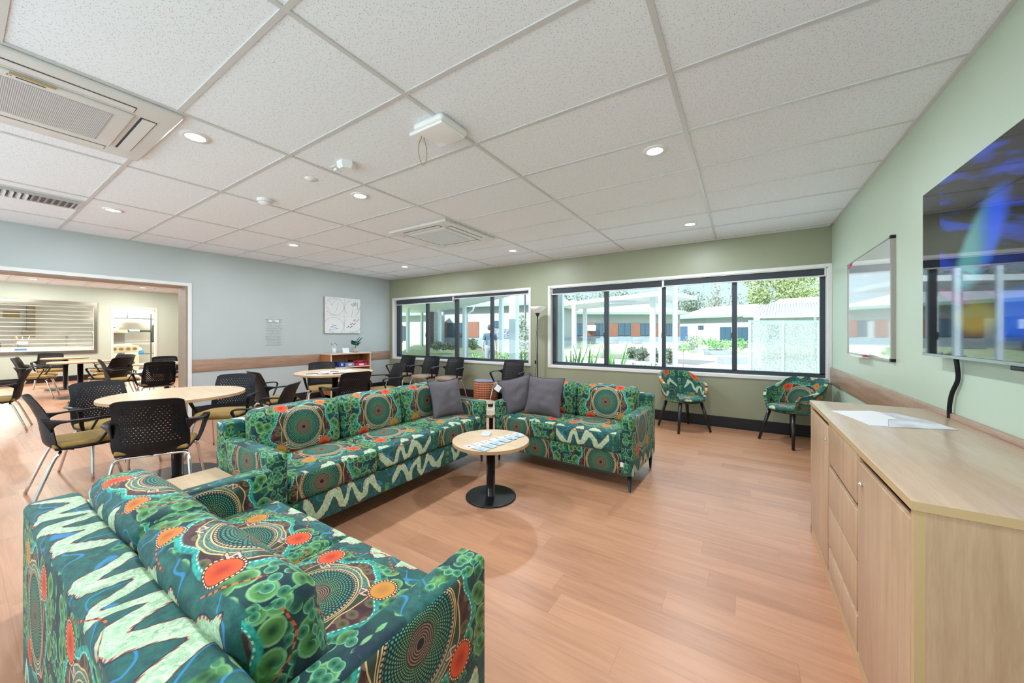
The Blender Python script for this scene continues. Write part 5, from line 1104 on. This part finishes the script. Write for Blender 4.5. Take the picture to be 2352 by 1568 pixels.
def building(name, label, u0, u1, d0, d1, zt, wins, base=0.95, doors=(), roofh=1.1, ov=0.6, z0=0.0, panels=()):
    """straight facade between two photo columns; wins = (ua, ub, z0, z1)"""
    b = thing(name, label, 'building', (0, 0, 0))
    A = gd(u0, d0, 0); B = gd(u1, d1, 0); dx = (B - A); L = dx.length; dx.normalize(); nb = Vector((-dx.y, dx.x, 0))
    if nb.dot(FW) < 0: nb = -nb
    def hit(u):
        r_ = FW + RT * ((u - CX) / F_PX)   # ray from camera
        den = r_.x * dx.y - r_.y * dx.x; t_ = (A.x * dx.y - A.y * dx.x) / den
        return (r_ * t_ - A).dot(dx)
    def slab(m, s0, s1, za, zb, n0, n1, mi=0):
        c = A + dx * ((s0 + s1) / 2) + nb * ((n0 + n1) / 2) + Vector((0, 0, (za + zb) / 2)); m.obox(c, dx * ((s1 - s0) / 2), nb * ((n1 - n0) / 2), (0, 0, (zb - za) / 2), mi)
    m = MB(); slab(m, 0, L, base, zt, 0, 7); m.build('wall', M['bwall'], b)
    m = MB(); slab(m, -0.02, L + 0.02, z0 - 0.4, base, -0.03, 7); m.build('base_wall', M['bblock'], b)
    m = MB(); slab(m, -ov, L + ov, zt, zt + 0.22, -ov, -ov + 0.1); m.build('fascia', M['fascia'], b)
    m = MB(); slab(m, -ov, L + ov, zt, zt + 0.03, -ov + 0.1, 7.4); m.build('soffit', M['soffit'], b)
    C = lambda s, n, z: A + dx * s + nb * n + Vector((0, 0, z))
    m = MB().add([C(-ov, -ov, zt + 0.22), C(L + ov, -ov, zt + 0.22), C(L + ov - 2, 3.6, zt + 0.22 + roofh), C(2 - ov, 3.6, zt + 0.22 + roofh), C(L + ov, 7.6, zt + 0.22), C(-ov, 7.6, zt + 0.22)],
                 [(0, 1, 2, 3), (3, 2, 4, 5), (0, 3, 5), (1, 4, 2), (0, 5, 4, 1)]); m.build('roof', M['broof'], b)
    for (ua, ub, za, zb) in wins:
        a_, b_ = hit(ua), hit(ub); m = MB(); slab(m, a_, b_, za, zb, -0.04, 0.02, 0)
        w = m.build('window', M['alu'], b); g_ = MB(); slab(g_, a_ + 0.06, b_ - 0.06, za + 0.06, zb - 0.06, -0.06, -0.04); g_.build('pane', M['dglass'], w)
        k = MB(); slab(k, (a_ + b_) / 2 - 0.03, (a_ + b_) / 2 + 0.03, za, zb, -0.075, -0.06); k.build('mullion', M['alu'], w)
    for (ua, ub, za, zb) in panels:
        m = MB(); slab(m, hit(ua), hit(ub), za, zb, -0.05, 0.0); m.build('timber_panel', M['timber'], b)
    for (ua, ub, za, zb) in doors:
        m = MB(); slab(m, hit(ua), hit(ub), za, zb, -0.05, 0.0); m.build('door', M['door'], b)
    return b, hit, slab
ZT = 3.15
b1, hit1, slab1 = building('ward_building', 'long pale building with timber panels and dark windows facing the large window', 1255, 1562, 35, 36, ZT,
    [(1310, 1322, 1.05, 2.27), (1323, 1341, 1.05, 2.27), (1366, 1386, 1.05, 2.27), (1419, 1449, 1.05, 2.27), (1470, 1492, 1.05, 2.27), (1530, 1543, 1.05, 2.27)],
    panels=[(1266, 1280, 1.03, 2.3), (1295, 1310, 1.03, 2.3), (1341, 1366, 1.03, 2.3), (1398, 1419, 1.03, 2.3), (1449, 1470, 1.03, 2.3), (1502, 1520, 1.03, 2.3), (1543, 1560, 1.03, 2.3)])
m = MB(); slab1(m, hit1(1349), hit1(1365), 1.55, 2.1, -0.5, -0.06); acu = m.build('condenser', M['plasticw']); tag(acu, 'white box air conditioner fixed on a timber panel of the far building', 'air conditioner')
for (u, l_) in ((1357, 'first outdoor condenser unit on the ground from the lamp side window frame'), (1409, 'outdoor condenser unit on the ground under the wide far window'), (1463, 'outdoor condenser unit on the ground nearest the walkway end post')):
    p = gd(u, 33.5, 0.3); o = MB().rbox((-0.42, -0.17, 0), (0.42, 0.17, 0.62), 0.02, 1, 1).build('outdoor_condenser', M['conc'], None, (p.x, p.y, 0.35), -YAW * 0 + R(33)); tag(o, l_, 'air conditioner', 'outdoor condensers at the far building')
b2, hit2, slab2 = building('ward_building', 'pale far building with blue door, small window and wide dark windows', 1562, 1730, 44, 37, 3.05,
    [(1604, 1616, 1.75, 2.2), (1654, 1680, 0.55, 2.0), (1694, 1718, 0.5, 1.95)], base=0.35, doors=[(1562, 1579, 0.1, 2.15)], roofh=1.3)
b3, hit3, slab3 = building('ward_building', 'pale building with timber panels and mural behind the smaller window', 1012, 1262, 30, 26, 3.35,
    [(1027, 1045, 0.98, 2.15), (1054, 1068, 0.98, 2.15), (1136, 1148, 1.7, 2.25), (1186, 1202, 1.7, 2.25)], panels=[(1019, 1027, 0.98, 2.2), (1074, 1100, 0.98, 2.2)], roofh=1.5, ov=0.5)
m = MB(); slab3(m, hit3(1135), hit3(1215), 0.95, 1.62, -0.08, 0.0); m.build('mural', M['mural'], b3)
b4, hit4, slab4 = building('ward_building', 'white walled building end under the walkway seen in the first window pane', 905, 985, 36, 34, 3.0, [(926, 932, 0.6, 2.0)], base=0.1, panels=[(918, 925, 0.2, 2.1)], roofh=0.8)
b5 = thing('brick_pier', 'grey blue block pier with dark door behind the second window pane', 'wall', (0, 0, 0))
p = gd(1004, 29, 0); e_ = RT * 0.55; m = MB().obox((p.x, p.y, 1.4), e_, FW * 0.3, (0, 0, 1.6)); m.build('pier', mat('grey block work', (0.30, 0.34, 0.42), 0.8, var=0.1), b5)
p = gd(989, 29, 0); MB().obox((p.x, p.y, 1.4), RT * 0.32, FW * 0.3, (0, 0, 1.6)).build('timber_strip', mat('maroon timber', (0.22, 0.13, 0.15), 0.7), b5)
# covered walkway on the left (seen through the smaller window)
wk = thing('covered_walkway', 'white covered walkway roof running away past the smaller window', 'walkway', (0, 0, 0))
A0, A1 = gd(1226, 14.5, 0), gd(1040, 25.5, 0); B0, B1 = gd(600, 13, 0), gd(880, 30, 0); ex = gd(985, 30.5, 0)
vs = [];
for z in (3.0, 3.14):
    for q in (A0, A1, ex, B1, B0): vs.append((q.x, q.y, z))
MB().add(vs, [(4, 3, 2, 1, 0), (5, 6, 7, 8, 9)] + [(k, (k + 1) % 5, 5 + (k + 1) % 5, 5 + k) for k in range(5)]).build('roof', M['soffit'], wk)
dA = (A1 - A0).normalized(); MB().obox(((A0 + A1) / 2)[:2] + (3.09,) if False else Vector((*(((A0 + A1) / 2)[:2]), 3.10)), dA * ((A1 - A0).length / 2), Vector((-dA.y, dA.x, 0)) * 0.06, (0, 0, 0.13)).build('fascia', M['soffit'], wk)
for (u, d_) in ((937, 25.0), (969, 30), (1010, 26), (1067, 21.8), (1151.5, 17.4)):
    p = gd(u, d_, 0); MB().box(p.x - 0.09, p.y - 0.09, ZG, p.x + 0.09, p.y + 0.09, 3.0).build('post', M['postm'], wk)
p = gd(1073, 22.3, 0); MB().tube([(p.x, p.y, ZG), (p.x, p.y, 2.45), (p.x + 0.3, p.y + 0.2, 2.7), (p.x + 0.35, p.y + 0.25, 3.0)], 0.06, 8).build('downpipe', M['soffit'], wk)
# walkway with roof in front of the far building
w2 = thing('covered_walkway', 'white roofed walkway crossing in front of the far building with timber panels', 'walkway', (0, 0, 0))
Q = [gd(1285, 20.0, 0), gd(1532, 14.2, 0), gd(1600, 16.4, 0), gd(1320, 23.0, 0)]
vs = [(q.x, q.y, z) for z in (2.78, 2.95) for q in Q]
MB().add(vs, [(3, 2, 1, 0), (4, 5, 6, 7), (0, 1, 5, 4), (1, 2, 6, 5), (2, 3, 7, 6), (3, 0, 4, 7)]).build('roof', M['soffit'], w2)
for (u, d_) in ((1319, 18.9), (1343.5, 21.8), (1499, 15.4)): p = gd(u, d_, 0); MB().box(p.x - 0.1, p.y - 0.1, ZG, p.x + 0.1, p.y + 0.1, 2.78).build('post', M['soffit'], w2)
for k in range(2): p = gd(1425 - 8 * k, 17 + k, 0); MB().obox((p.x, p.y, 2.70 + 0.0 * k), RT * 0.75, FW * 0.09, (0, 0, 0.04)).build('light_batten', M['postm'], w2)
# verandah posts near the windows
for (u, d_, w_, l_) in ((1181, 8.2, 0.085, 'tall verandah post nearest outside the last pane of the smaller window'), (1288.5, 7.0, 0.050, 'tall verandah post outside the first pane of the large window'), (1517, 7.6, 0.032, 'slim verandah post beside the middle window stile'), (1550.5, 8.0, 0.048, 'verandah post outside the third pane of the large window')):
    p = gd(u, d_, 0); o = MB().rbox((-w_, -w_, ZG), (w_, w_, 3.3), 0.008, 1, 4).build('verandah_post', M['postm'], None, (p.x, p.y, 0)); tag(o, l_, 'post', 'verandah posts outside the windows')
lp = gd(1206, 12.5, 0); o = MB().tube([(0, 0, ZG), (0, 0, 2.62)], 0.04, 8).build('sign_pole', M['alu'], None, (lp.x, lp.y, 0)); tag(o, 'thin dark pole behind the flowering shrub', 'pole')
# benches
for (ua, ub, va, vb, l_) in ((1563, 1672, 800, 812, 'long low concrete seating wall across the court'), (1626, 1688, 804.5, 818, 'concrete block seat, middle one of the court'), (1662, 1740, 818, 838, 'concrete block seat nearest the large window')):
    d_ = F_PX * (CAMZ - ZG) / (vb - HY); A = gd(ua, d_, 0); B = gd(ub, d_, 0); h_ = (vb - va) * d_ / F_PX * 0.85
    c = (A + B) / 2 + FW * 0.25; o = MB().obox((0, 0, 0), (B - A) / 2, FW * 0.25, (0, 0, h_ / 2)).build('concrete_bench', M['conc'], None, (c.x, c.y, ZG + 0.02 + h_ / 2)); tag(o, l_, 'bench', 'concrete benches in the court')
# perforated screens with small roof
sc = thing('screen_enclosure', 'pale green framed screen enclosure with white perforated panels', 'screen', (0, 0, 0))
D_ = 9.6; us = [1722, 1798, 1880, 1960]
for u in us: p = gd(u, D_, 0); MB().box(p.x - 0.035, p.y - 0.035, ZG, p.x + 0.035, p.y + 0.035, 1.60).build('post', mat('pale green post', (0.22, 0.29, 0.25), 0.5), sc)
for a, b_ in zip(us, us[1:]):
    A, B = gd(a, D_, 0), gd(b_, D_, 0); c = (A + B) / 2; MB().obox((c.x, c.y, 0.70), (B - A) / 2 * 0.95, FW * 0.006, (0, 0, 0.82)).build('perforated_panel', M['screenp'], sc)
    MB().obox((c.x, c.y, 1.57), (B - A) / 2, FW * 0.02, (0, 0, 0.03)).build('top_rail', M['fascia'], sc)
sh2 = thing('garden_pavilion', 'white garden pavilion with ribbed pale roof beyond the screens', 'pavilion', (0, 0, 0))
E = [gd(1730, 19, 2.05), gd(1890, 17, 2.05), gd(1875, 21, 3.0), gd(1742, 22.5, 3.0)]
MB().add(E + [q + Vector((0, 0, 0.06)) for q in E], [(0, 3, 2, 1), (4, 5, 6, 7), (0, 1, 5, 4), (1, 2, 6, 5), (2, 3, 7, 6), (3, 0, 4, 7)]).build('roof', M['broof'], sh2)
rb_ = MB()
for k in range(22): a = E[0].lerp(E[1], k / 21) + Vector((0, 0, 0.07)); b_ = E[3].lerp(E[2], k / 21) + Vector((0, 0, 0.07)); rb_.tube([a, b_], 0.022, 4)
rb_.build('roof_ribs', M['conc'], sh2)
for u, d_ in ((1735, 19), (1885, 17.2), (1742, 22), (1872, 21)): p = gd(u, d_, 0); MB().box(p.x - 0.06, p.y - 0.06, ZG, p.x + 0.06, p.y + 0.06, 2.1 if d_ < 20 else 3.0).build('post', M['soffit'], sh2)
b6, _, _ = building('ward_building', 'bright white roofed building behind the garden pavilion at the right of the court', 1728, 1960, 36, 30, 2.9, [(1765, 1790, 0.8, 2.1)], base=0.35, roofh=1.7)

# ---------------------------------------------------------------- plants
def foliage(mb, c, rad, n, size, rng, flat=1.0):
    for _ in range(n):
        while True:
            q = Vector((rng.uniform(-1, 1), rng.uniform(-1, 1), rng.uniform(-1, 1)))
            if 0.25 < q.length < 1: break
        p = Vector((c[0] + q.x * rad[0], c[1] + q.y * rad[1], c[2] + q.z * rad[2]))
        a = Vector((rng.gauss(0, 1), rng.gauss(0, 1), rng.gauss(0, 1) * flat)).normalized(); b_ = a.cross(Vector((rng.gauss(0, 1), rng.gauss(0, 1), rng.gauss(0, 1)))).normalized()
        s_ = size * rng.uniform(0.6, 1.4); mb.add([p - a * s_, p + b_ * s_ * 0.45, p + a * s_, p - b_ * s_ * 0.45], [(0, 1, 2, 3)])
def tree(u, d_, zb, zt, w_, m_, label, seed, bare=False, dens=900, leafsz=0.16):
    rng = random.Random(seed); p = gd(u, d_, 0); t_ = thing('tree', label, 'tree', (p.x, p.y, 0), 0, 'trees beyond the roofs')
    tm_ = MB(); hs = zb + (zt - zb) * 0.35
    tm_.tube([(0, 0, ZG), (rng.uniform(-.2, .2), 0, zb), (rng.uniform(-.4, .4), rng.uniform(-.3, .3), hs)], [0.22, 0.16, 0.10], 6)
    ends = []
    for k in range(14 if bare else 9):
        a = rng.uniform(0, 2 * PI); rr = rng.uniform(0.3, 1) * w_; z1 = rng.uniform(hs, zt)
        e_ = Vector((math.cos(a) * rr, math.sin(a) * rr, z1)); mid = Vector((e_.x * 0.4 + rng.uniform(-.3, .3), e_.y * 0.4, zb + (z1 - zb) * 0.45))
        tm_.tube(catmull([(0, 0, zb * 0.8), mid, e_], 4), [0.10, 0.09, 0.08, 0.07, 0.06, 0.05, 0.04, 0.03, 0.015], 5); ends.append(e_)
        for j in range(3 if bare else 1):
            s_ = mid.lerp(e_, rng.uniform(0.2, 0.7)); f_ = s_ + Vector((rng.uniform(-1, 1), rng.uniform(-1, 1), rng.uniform(0.3, 1.2))) * w_ * 0.35; tm_.tube([s_, f_], [0.04, 0.01], 4); ends.append(f_)
    tm_.build('trunk', M['trunk'], t_)
    fm = MB()
    for e_ in ends: foliage(fm, e_, (w_ * 0.33, w_ * 0.33, (zt - hs) * 0.18 + 0.2), dens // len(ends), leafsz, rng)
    if not bare: foliage(fm, (0, 0, (hs + zt) / 2), (w_, w_, (zt - hs) * 0.55), dens // 2, leafsz, rng)
    fm.build('crown', m_, t_)
tree(1332, 52, 2.50, 6.90, 2.21, M['lf2'], 'grey green bushy tree showing above the walkway roof beside the first verandah post', 1)
tree(1368, 65, 2.70, 8.62, 2.17, M['lf2'], 'grey green tree above the walkway roof, behind the first window stile', 2)
tree(1408, 51, 2.43, 7.06, 1.93, M['lf2'], 'grey green tree just past the first stile of the large window', 3)
tree(1452, 64, 2.79, 8.70, 2.30, M['lf2'], 'grey green tree above the clear end of the walkway roof', 4)
tree(1565, 64, 2.58, 8.88, 2.36, M['lf2'], 'grey tree beside the third pane verandah post, thinly leaved', 5, True, 700)
tree(1590, 53, 2.39, 7.60, 1.86, M['lf2'], 'round grey green tree left of the bare trees above the blue door', 6)
tree(1622, 64, 2.68, 10.34, 2.91, M['lf4'], 'mostly bare dark limbed tree in the middle of the sky', 7, True, 260)
tree(1660, 52, 2.45, 8.91, 2.29, M['lf4'], 'mostly bare tree next to the last dark window stile', 8, True, 300)
tree(1722, 66, 3.47, 12.10, 3.67, M['lf4'], 'thin leaved pale tree just past the last dark window stile', 9, True, 700)
tree(1790, 48, 3.00, 10.20, 3.91, M['lf1'], 'large yellow green tree, the broadest above the white roofs', 10, False, 3400, 0.17)
tree(1842, 58, 3.37, 10.62, 3.70, M['lf1'], 'yellow green tree leaning towards the corner of the large window', 11, False, 2200, 0.17)
tree(1175, 50, 3.00, 7.60, 2.21, M['lf2'], 'tree top above the roof of the mural building', 12)
def agave(u, d_, n, h_, spread, label, seed, m_=None, w_=0.035):
    rng = random.Random(seed); p = gd(u, d_, 0); mb = MB()
    for k in range(n):
        a = rng.uniform(0, 2 * PI); hh = h_ * rng.uniform(0.75, 1.0); sp_ = spread * rng.uniform(0.2, 1.0); dr = Vector((math.cos(a), math.sin(a), 0)); sdv = Vector((-dr.y, dr.x, 0))
        def f(s, t, dr=dr, sdv=sdv, hh=hh, sp_=sp_):
            return dr * (0.02 + sp_ * s ** 1.3) + Vector((0, 0, hh * s)) + sdv * ((2 * t - 1) * w_ * (math.sin(PI * (0.15 + 0.85 * s)) + 0.02)) + dr * (-0.012 * (1 - (2 * t - 1) ** 2))
        mb.sheet(f, 7, 2, 0.003)
    o = mb.build('agave', m_ or M['lf3'], None, (p.x, p.y, ZG)); tag(o, label, 'plant', 'spiky leaved plants outside')
agave(1312, 7.9, 13, 1.27, 0.42, 'broad bright green spiky plant outside the first pane of the large window', 21, w_=0.042)
agave(1347, 8.0, 10, 1.25, 0.40, 'spiky plant with leaning blades just before the first stile of the large window', 22, w_=0.036)
agave(1412, 8.2, 12, 1.30, 0.40, 'spiky plant outside the second pane of the large window', 23, w_=0.036)
agave(1207, 8.6, 9, 1.18, 0.42, 'spiky plant with crossing blades at the corner of the smaller window', 24, w_=0.03)
agave(1610, 32, 16, 1.1, 0.8, 'small distant agave by the far building, smaller of two', 25, w_=0.07)
agave(1631, 31, 18, 1.3, 0.9, 'distant agave by the far building, larger of two', 26, w_=0.07)
def shrub(u, d_, h_, w_, m_, label, seed, n=220, sz=0.035, z0=ZG):
    rng = random.Random(seed); p = gd(u, d_, 0); mb = MB(); foliage(mb, (0, 0, h_ * 0.5), (w_, w_, h_ * 0.5), n, sz, rng)
    for k in range(5): a = rng.uniform(0, 6.28); mb.tube([(0, 0, 0), (math.cos(a) * w_ * 0.5, math.sin(a) * w_ * 0.5, h_ * 0.7)], 0.008, 4)
    o = mb.build('shrub', m_, None, (p.x, p.y, z0)); tag(o, label, 'shrub', 'shrubs in the garden beds')
shrub(1199, 11.8, 2.05, 0.26, M['lf4'], 'tall pale flowering shrub outside the last pane of the smaller window', 31, 900, 0.045)
SH = [(1092, 13.6, 0.7, 0.22, 'lf3', 'leafy clump just before the walking person'), (1103, 13.2, 0.65, 0.2, 'lf3', 'leafy clump touching the walking person'), (1163, 12.5, 0.8, 0.25, 'lf3', 'leafy clump between the two posts outside the smaller window'),
      (1172, 11.5, 0.7, 0.25, 'lf1', 'yellowish clump beside the near post outside the smaller window'), (1144, 15.0, 0.75, 0.2, 'lf1', 'yellowish clump behind the walking person'), (1188, 10.5, 0.6, 0.25, 'lf3', 'low clump right of the near post outside the smaller window'),
      (1004, 24, 0.6, 0.35, 'lf4', 'low grey bush by the grey pier'), (1022, 24, 0.5, 0.4, 'lf4', 'low grey bush under the timber panel window'), (1037, 24, 0.5, 0.35, 'lf4', 'low grey bush left of the downpipe post'), (1088, 24, 0.8, 0.35, 'lf1', 'rounded bush under the wide timber panel'),
      (1452, 21, 0.7, 0.3, 'lf4', 'grey green tuft before the walkway post'), (1475, 19, 0.8, 0.3, 'lf4', 'grey green tuft in front of the walkway'), (1505, 18, 0.7, 0.3, 'lf4', 'grey green tuft beyond the middle stile'),
      (1465, 10.5, 0.6, 0.45, 'lf1', 'yellow green clump low in the second pane'), (1505, 10.0, 0.62, 0.4, 'lf4', 'grey green clump low beside the middle stile'), (1535, 17, 0.8, 0.25, 'lf4', 'tuft just past the middle stile'),
      (1590, 30, 1.0, 0.7, 'lf4', 'pale bush beside the blue door'), (1640, 26, 0.6, 0.6, 'lf3', 'low bush behind the long seating wall'), (1665, 25, 0.7, 0.7, 'lf3', 'bright bush behind the block seats'), (1700, 24, 0.8, 0.5, 'lf3', 'bright bush just past the last dark stile'), (1590, 25, 0.5, 0.4, 'lf4', 'small tuft behind the long seating wall near its end')]
for k, (u, d_, h_, w_, m_, l_) in enumerate(SH): shrub(u, d_, h_, w_, M[m_], l_, 40 + k, 240, 0.05 if d_ < 16 else 0.09, ZG + (0.0 if d_ < 22 else 0.35))
st = gd(1569, 13, 0); o = thing('young_tree', 'thin staked seedling tree standing in the paved court', 'tree', (st.x, st.y, ZG)); MB().tube([(0, 0, 0), (0, 0, 0.85)], 0.012, 5).build('stem', M['trunk'], o)
mb = MB(); foliage(mb, (0, 0, 0.92), (0.26, 0.26, 0.13), 170, 0.05, random.Random(5)); mb.build('leaves', M['lf3'], o)

# ---------------------------------------------------------------- person outside
pp_ = gd(1125.5, 13.4, 0); zf = ZG + 0.03
per = thing('person', 'person in dark teal shirt and grey trousers walking away outside the smaller window', 'person', (pp_.x, pp_.y, zf), YAW + R(8))
def skinned(name, verts, edges, radii, m_, par, root=0, sub=2):
    me = bpy.data.meshes.new(name); me.from_pydata(verts, edges, []); me.materials.append(m_); o_ = bpy.data.objects.new(name, me); COL.objects.link(o_); o_.parent = par
    sk = o_.modifiers.new('skin', 'SKIN'); sk.use_smooth_shade = True
    for v_, r_ in zip(me.skin_vertices[0].data, radii): v_.radius = (r_ if isinstance(r_, tuple) else (r_, r_))
    me.skin_vertices[0].data[root].use_root = True
    sb_ = o_.modifiers.new('sub', 'SUBSURF'); sb_.levels = sub; sb_.render_levels = sub
    return o_
Z = lambda k: k * 1.0
bv = [(0, 0, .92), (0, 0, 1.05), (0, 0, 1.25), (0, 0, 1.38), (0, 0, 1.45), (0, .01, 1.56), (0, .015, 1.66),
      (-.10, 0, .86), (-.105, .05, .48), (-.105, -.03, .09), (-.11, .10, .03), (.10, 0, .86), (.105, -.05, .50), (.105, -.22, .14), (.11, -.13, .03),
      (-.17, 0, 1.36), (-.24, -.03, 1.10), (-.26, .03, .86), (-.262, .06, .79), (.17, 0, 1.36), (.24, .02, 1.10), (.255, .09, .87), (.258, .12, .80)]
be = [(0, 1), (1, 2), (2, 3), (3, 4), (4, 5), (5, 6), (0, 7), (7, 8), (8, 9), (9, 10), (0, 11), (11, 12), (12, 13), (13, 14), (3, 15), (15, 16), (16, 17), (17, 18), (3, 19), (19, 20), (20, 21), (21, 22)]
br_ = [(.10, .08), (.10, .08), (.13, .09), (.10, .08), .052, (.075, .09), (.065, .08), .085, .055, .04, .035, .085, .055, .04, .035, .055, .042, .030, .032, .055, .042, .030, .032]
skinned('body', bv, be, br_, M['skin'], per)
skinned('shirt', [(0, 0, .86), (0, 0, 1.05), (0, 0, 1.25), (0, 0, 1.37), (0, 0, 1.42), (-.18, 0, 1.36), (-.235, -.02, 1.14), (.18, 0, 1.36), (.235, .015, 1.14)], [(0, 1), (1, 2), (2, 3), (3, 4), (3, 5), (5, 6), (3, 7), (7, 8)], [(.19, .15), (.175, .135), (.185, .135), (.13, .10), .07, .075, .062, .075, .062], M['shirt'], per)
skinned('trousers', [(0, 0, 1.04), (0, 0, .90), (-.10, 0, .84), (-.105, .05, .48), (-.105, -.03, .12), (.10, 0, .84), (.105, -.05, .50), (.105, -.21, .17)], [(0, 1), (1, 2), (2, 3), (3, 4), (1, 5), (5, 6), (6, 7)], [(.185, .14), (.18, .14), .11, .078, .062, .105, .078, .062], M['shorts'], per, 1)
hr = MB().lathe([(0, 0.115), (0.05, 0.105), (0.085, 0.06), (0.092, 0.0), (0.085, -0.06), (0.06, -0.09), (0, -0.095)], 20); hr.xf(Matrix.Translation((0, -0.005, 1.625))); hr.build('hair', M['hair'], per)
for sx, b_ in ((-1, (-.262, .06, .79)), (1, (.258, .12, .80))):
    for k in range(4): MB().tube([(b_[0], b_[1] - .02 + .014 * k, b_[2] - .02), (b_[0] - sx * .004, b_[1] - .022 + .015 * k, b_[2] - .075 - .006 * (k in (1, 2))), (b_[0] - sx * .012, b_[1] - .018 + .014 * k, b_[2] - .10 - .008 * (k in (1, 2)))], [.0095, .009, .007], 6).build('finger', M['skin'], per)
    MB().tube([(b_[0], b_[1] + .025, b_[2] - .01), (b_[0], b_[1] + .045, b_[2] - .05)], [.011, .008], 6).build('thumb', M['skin'], per)
for x_, y_ in ((-.108, .06), (.108, -.17)): MB().rbox((x_ - .045, y_ - .13, 0), (x_ + .045, y_ + .12, .08), .03, 2, .1).build('shoe', M['ink'], per)
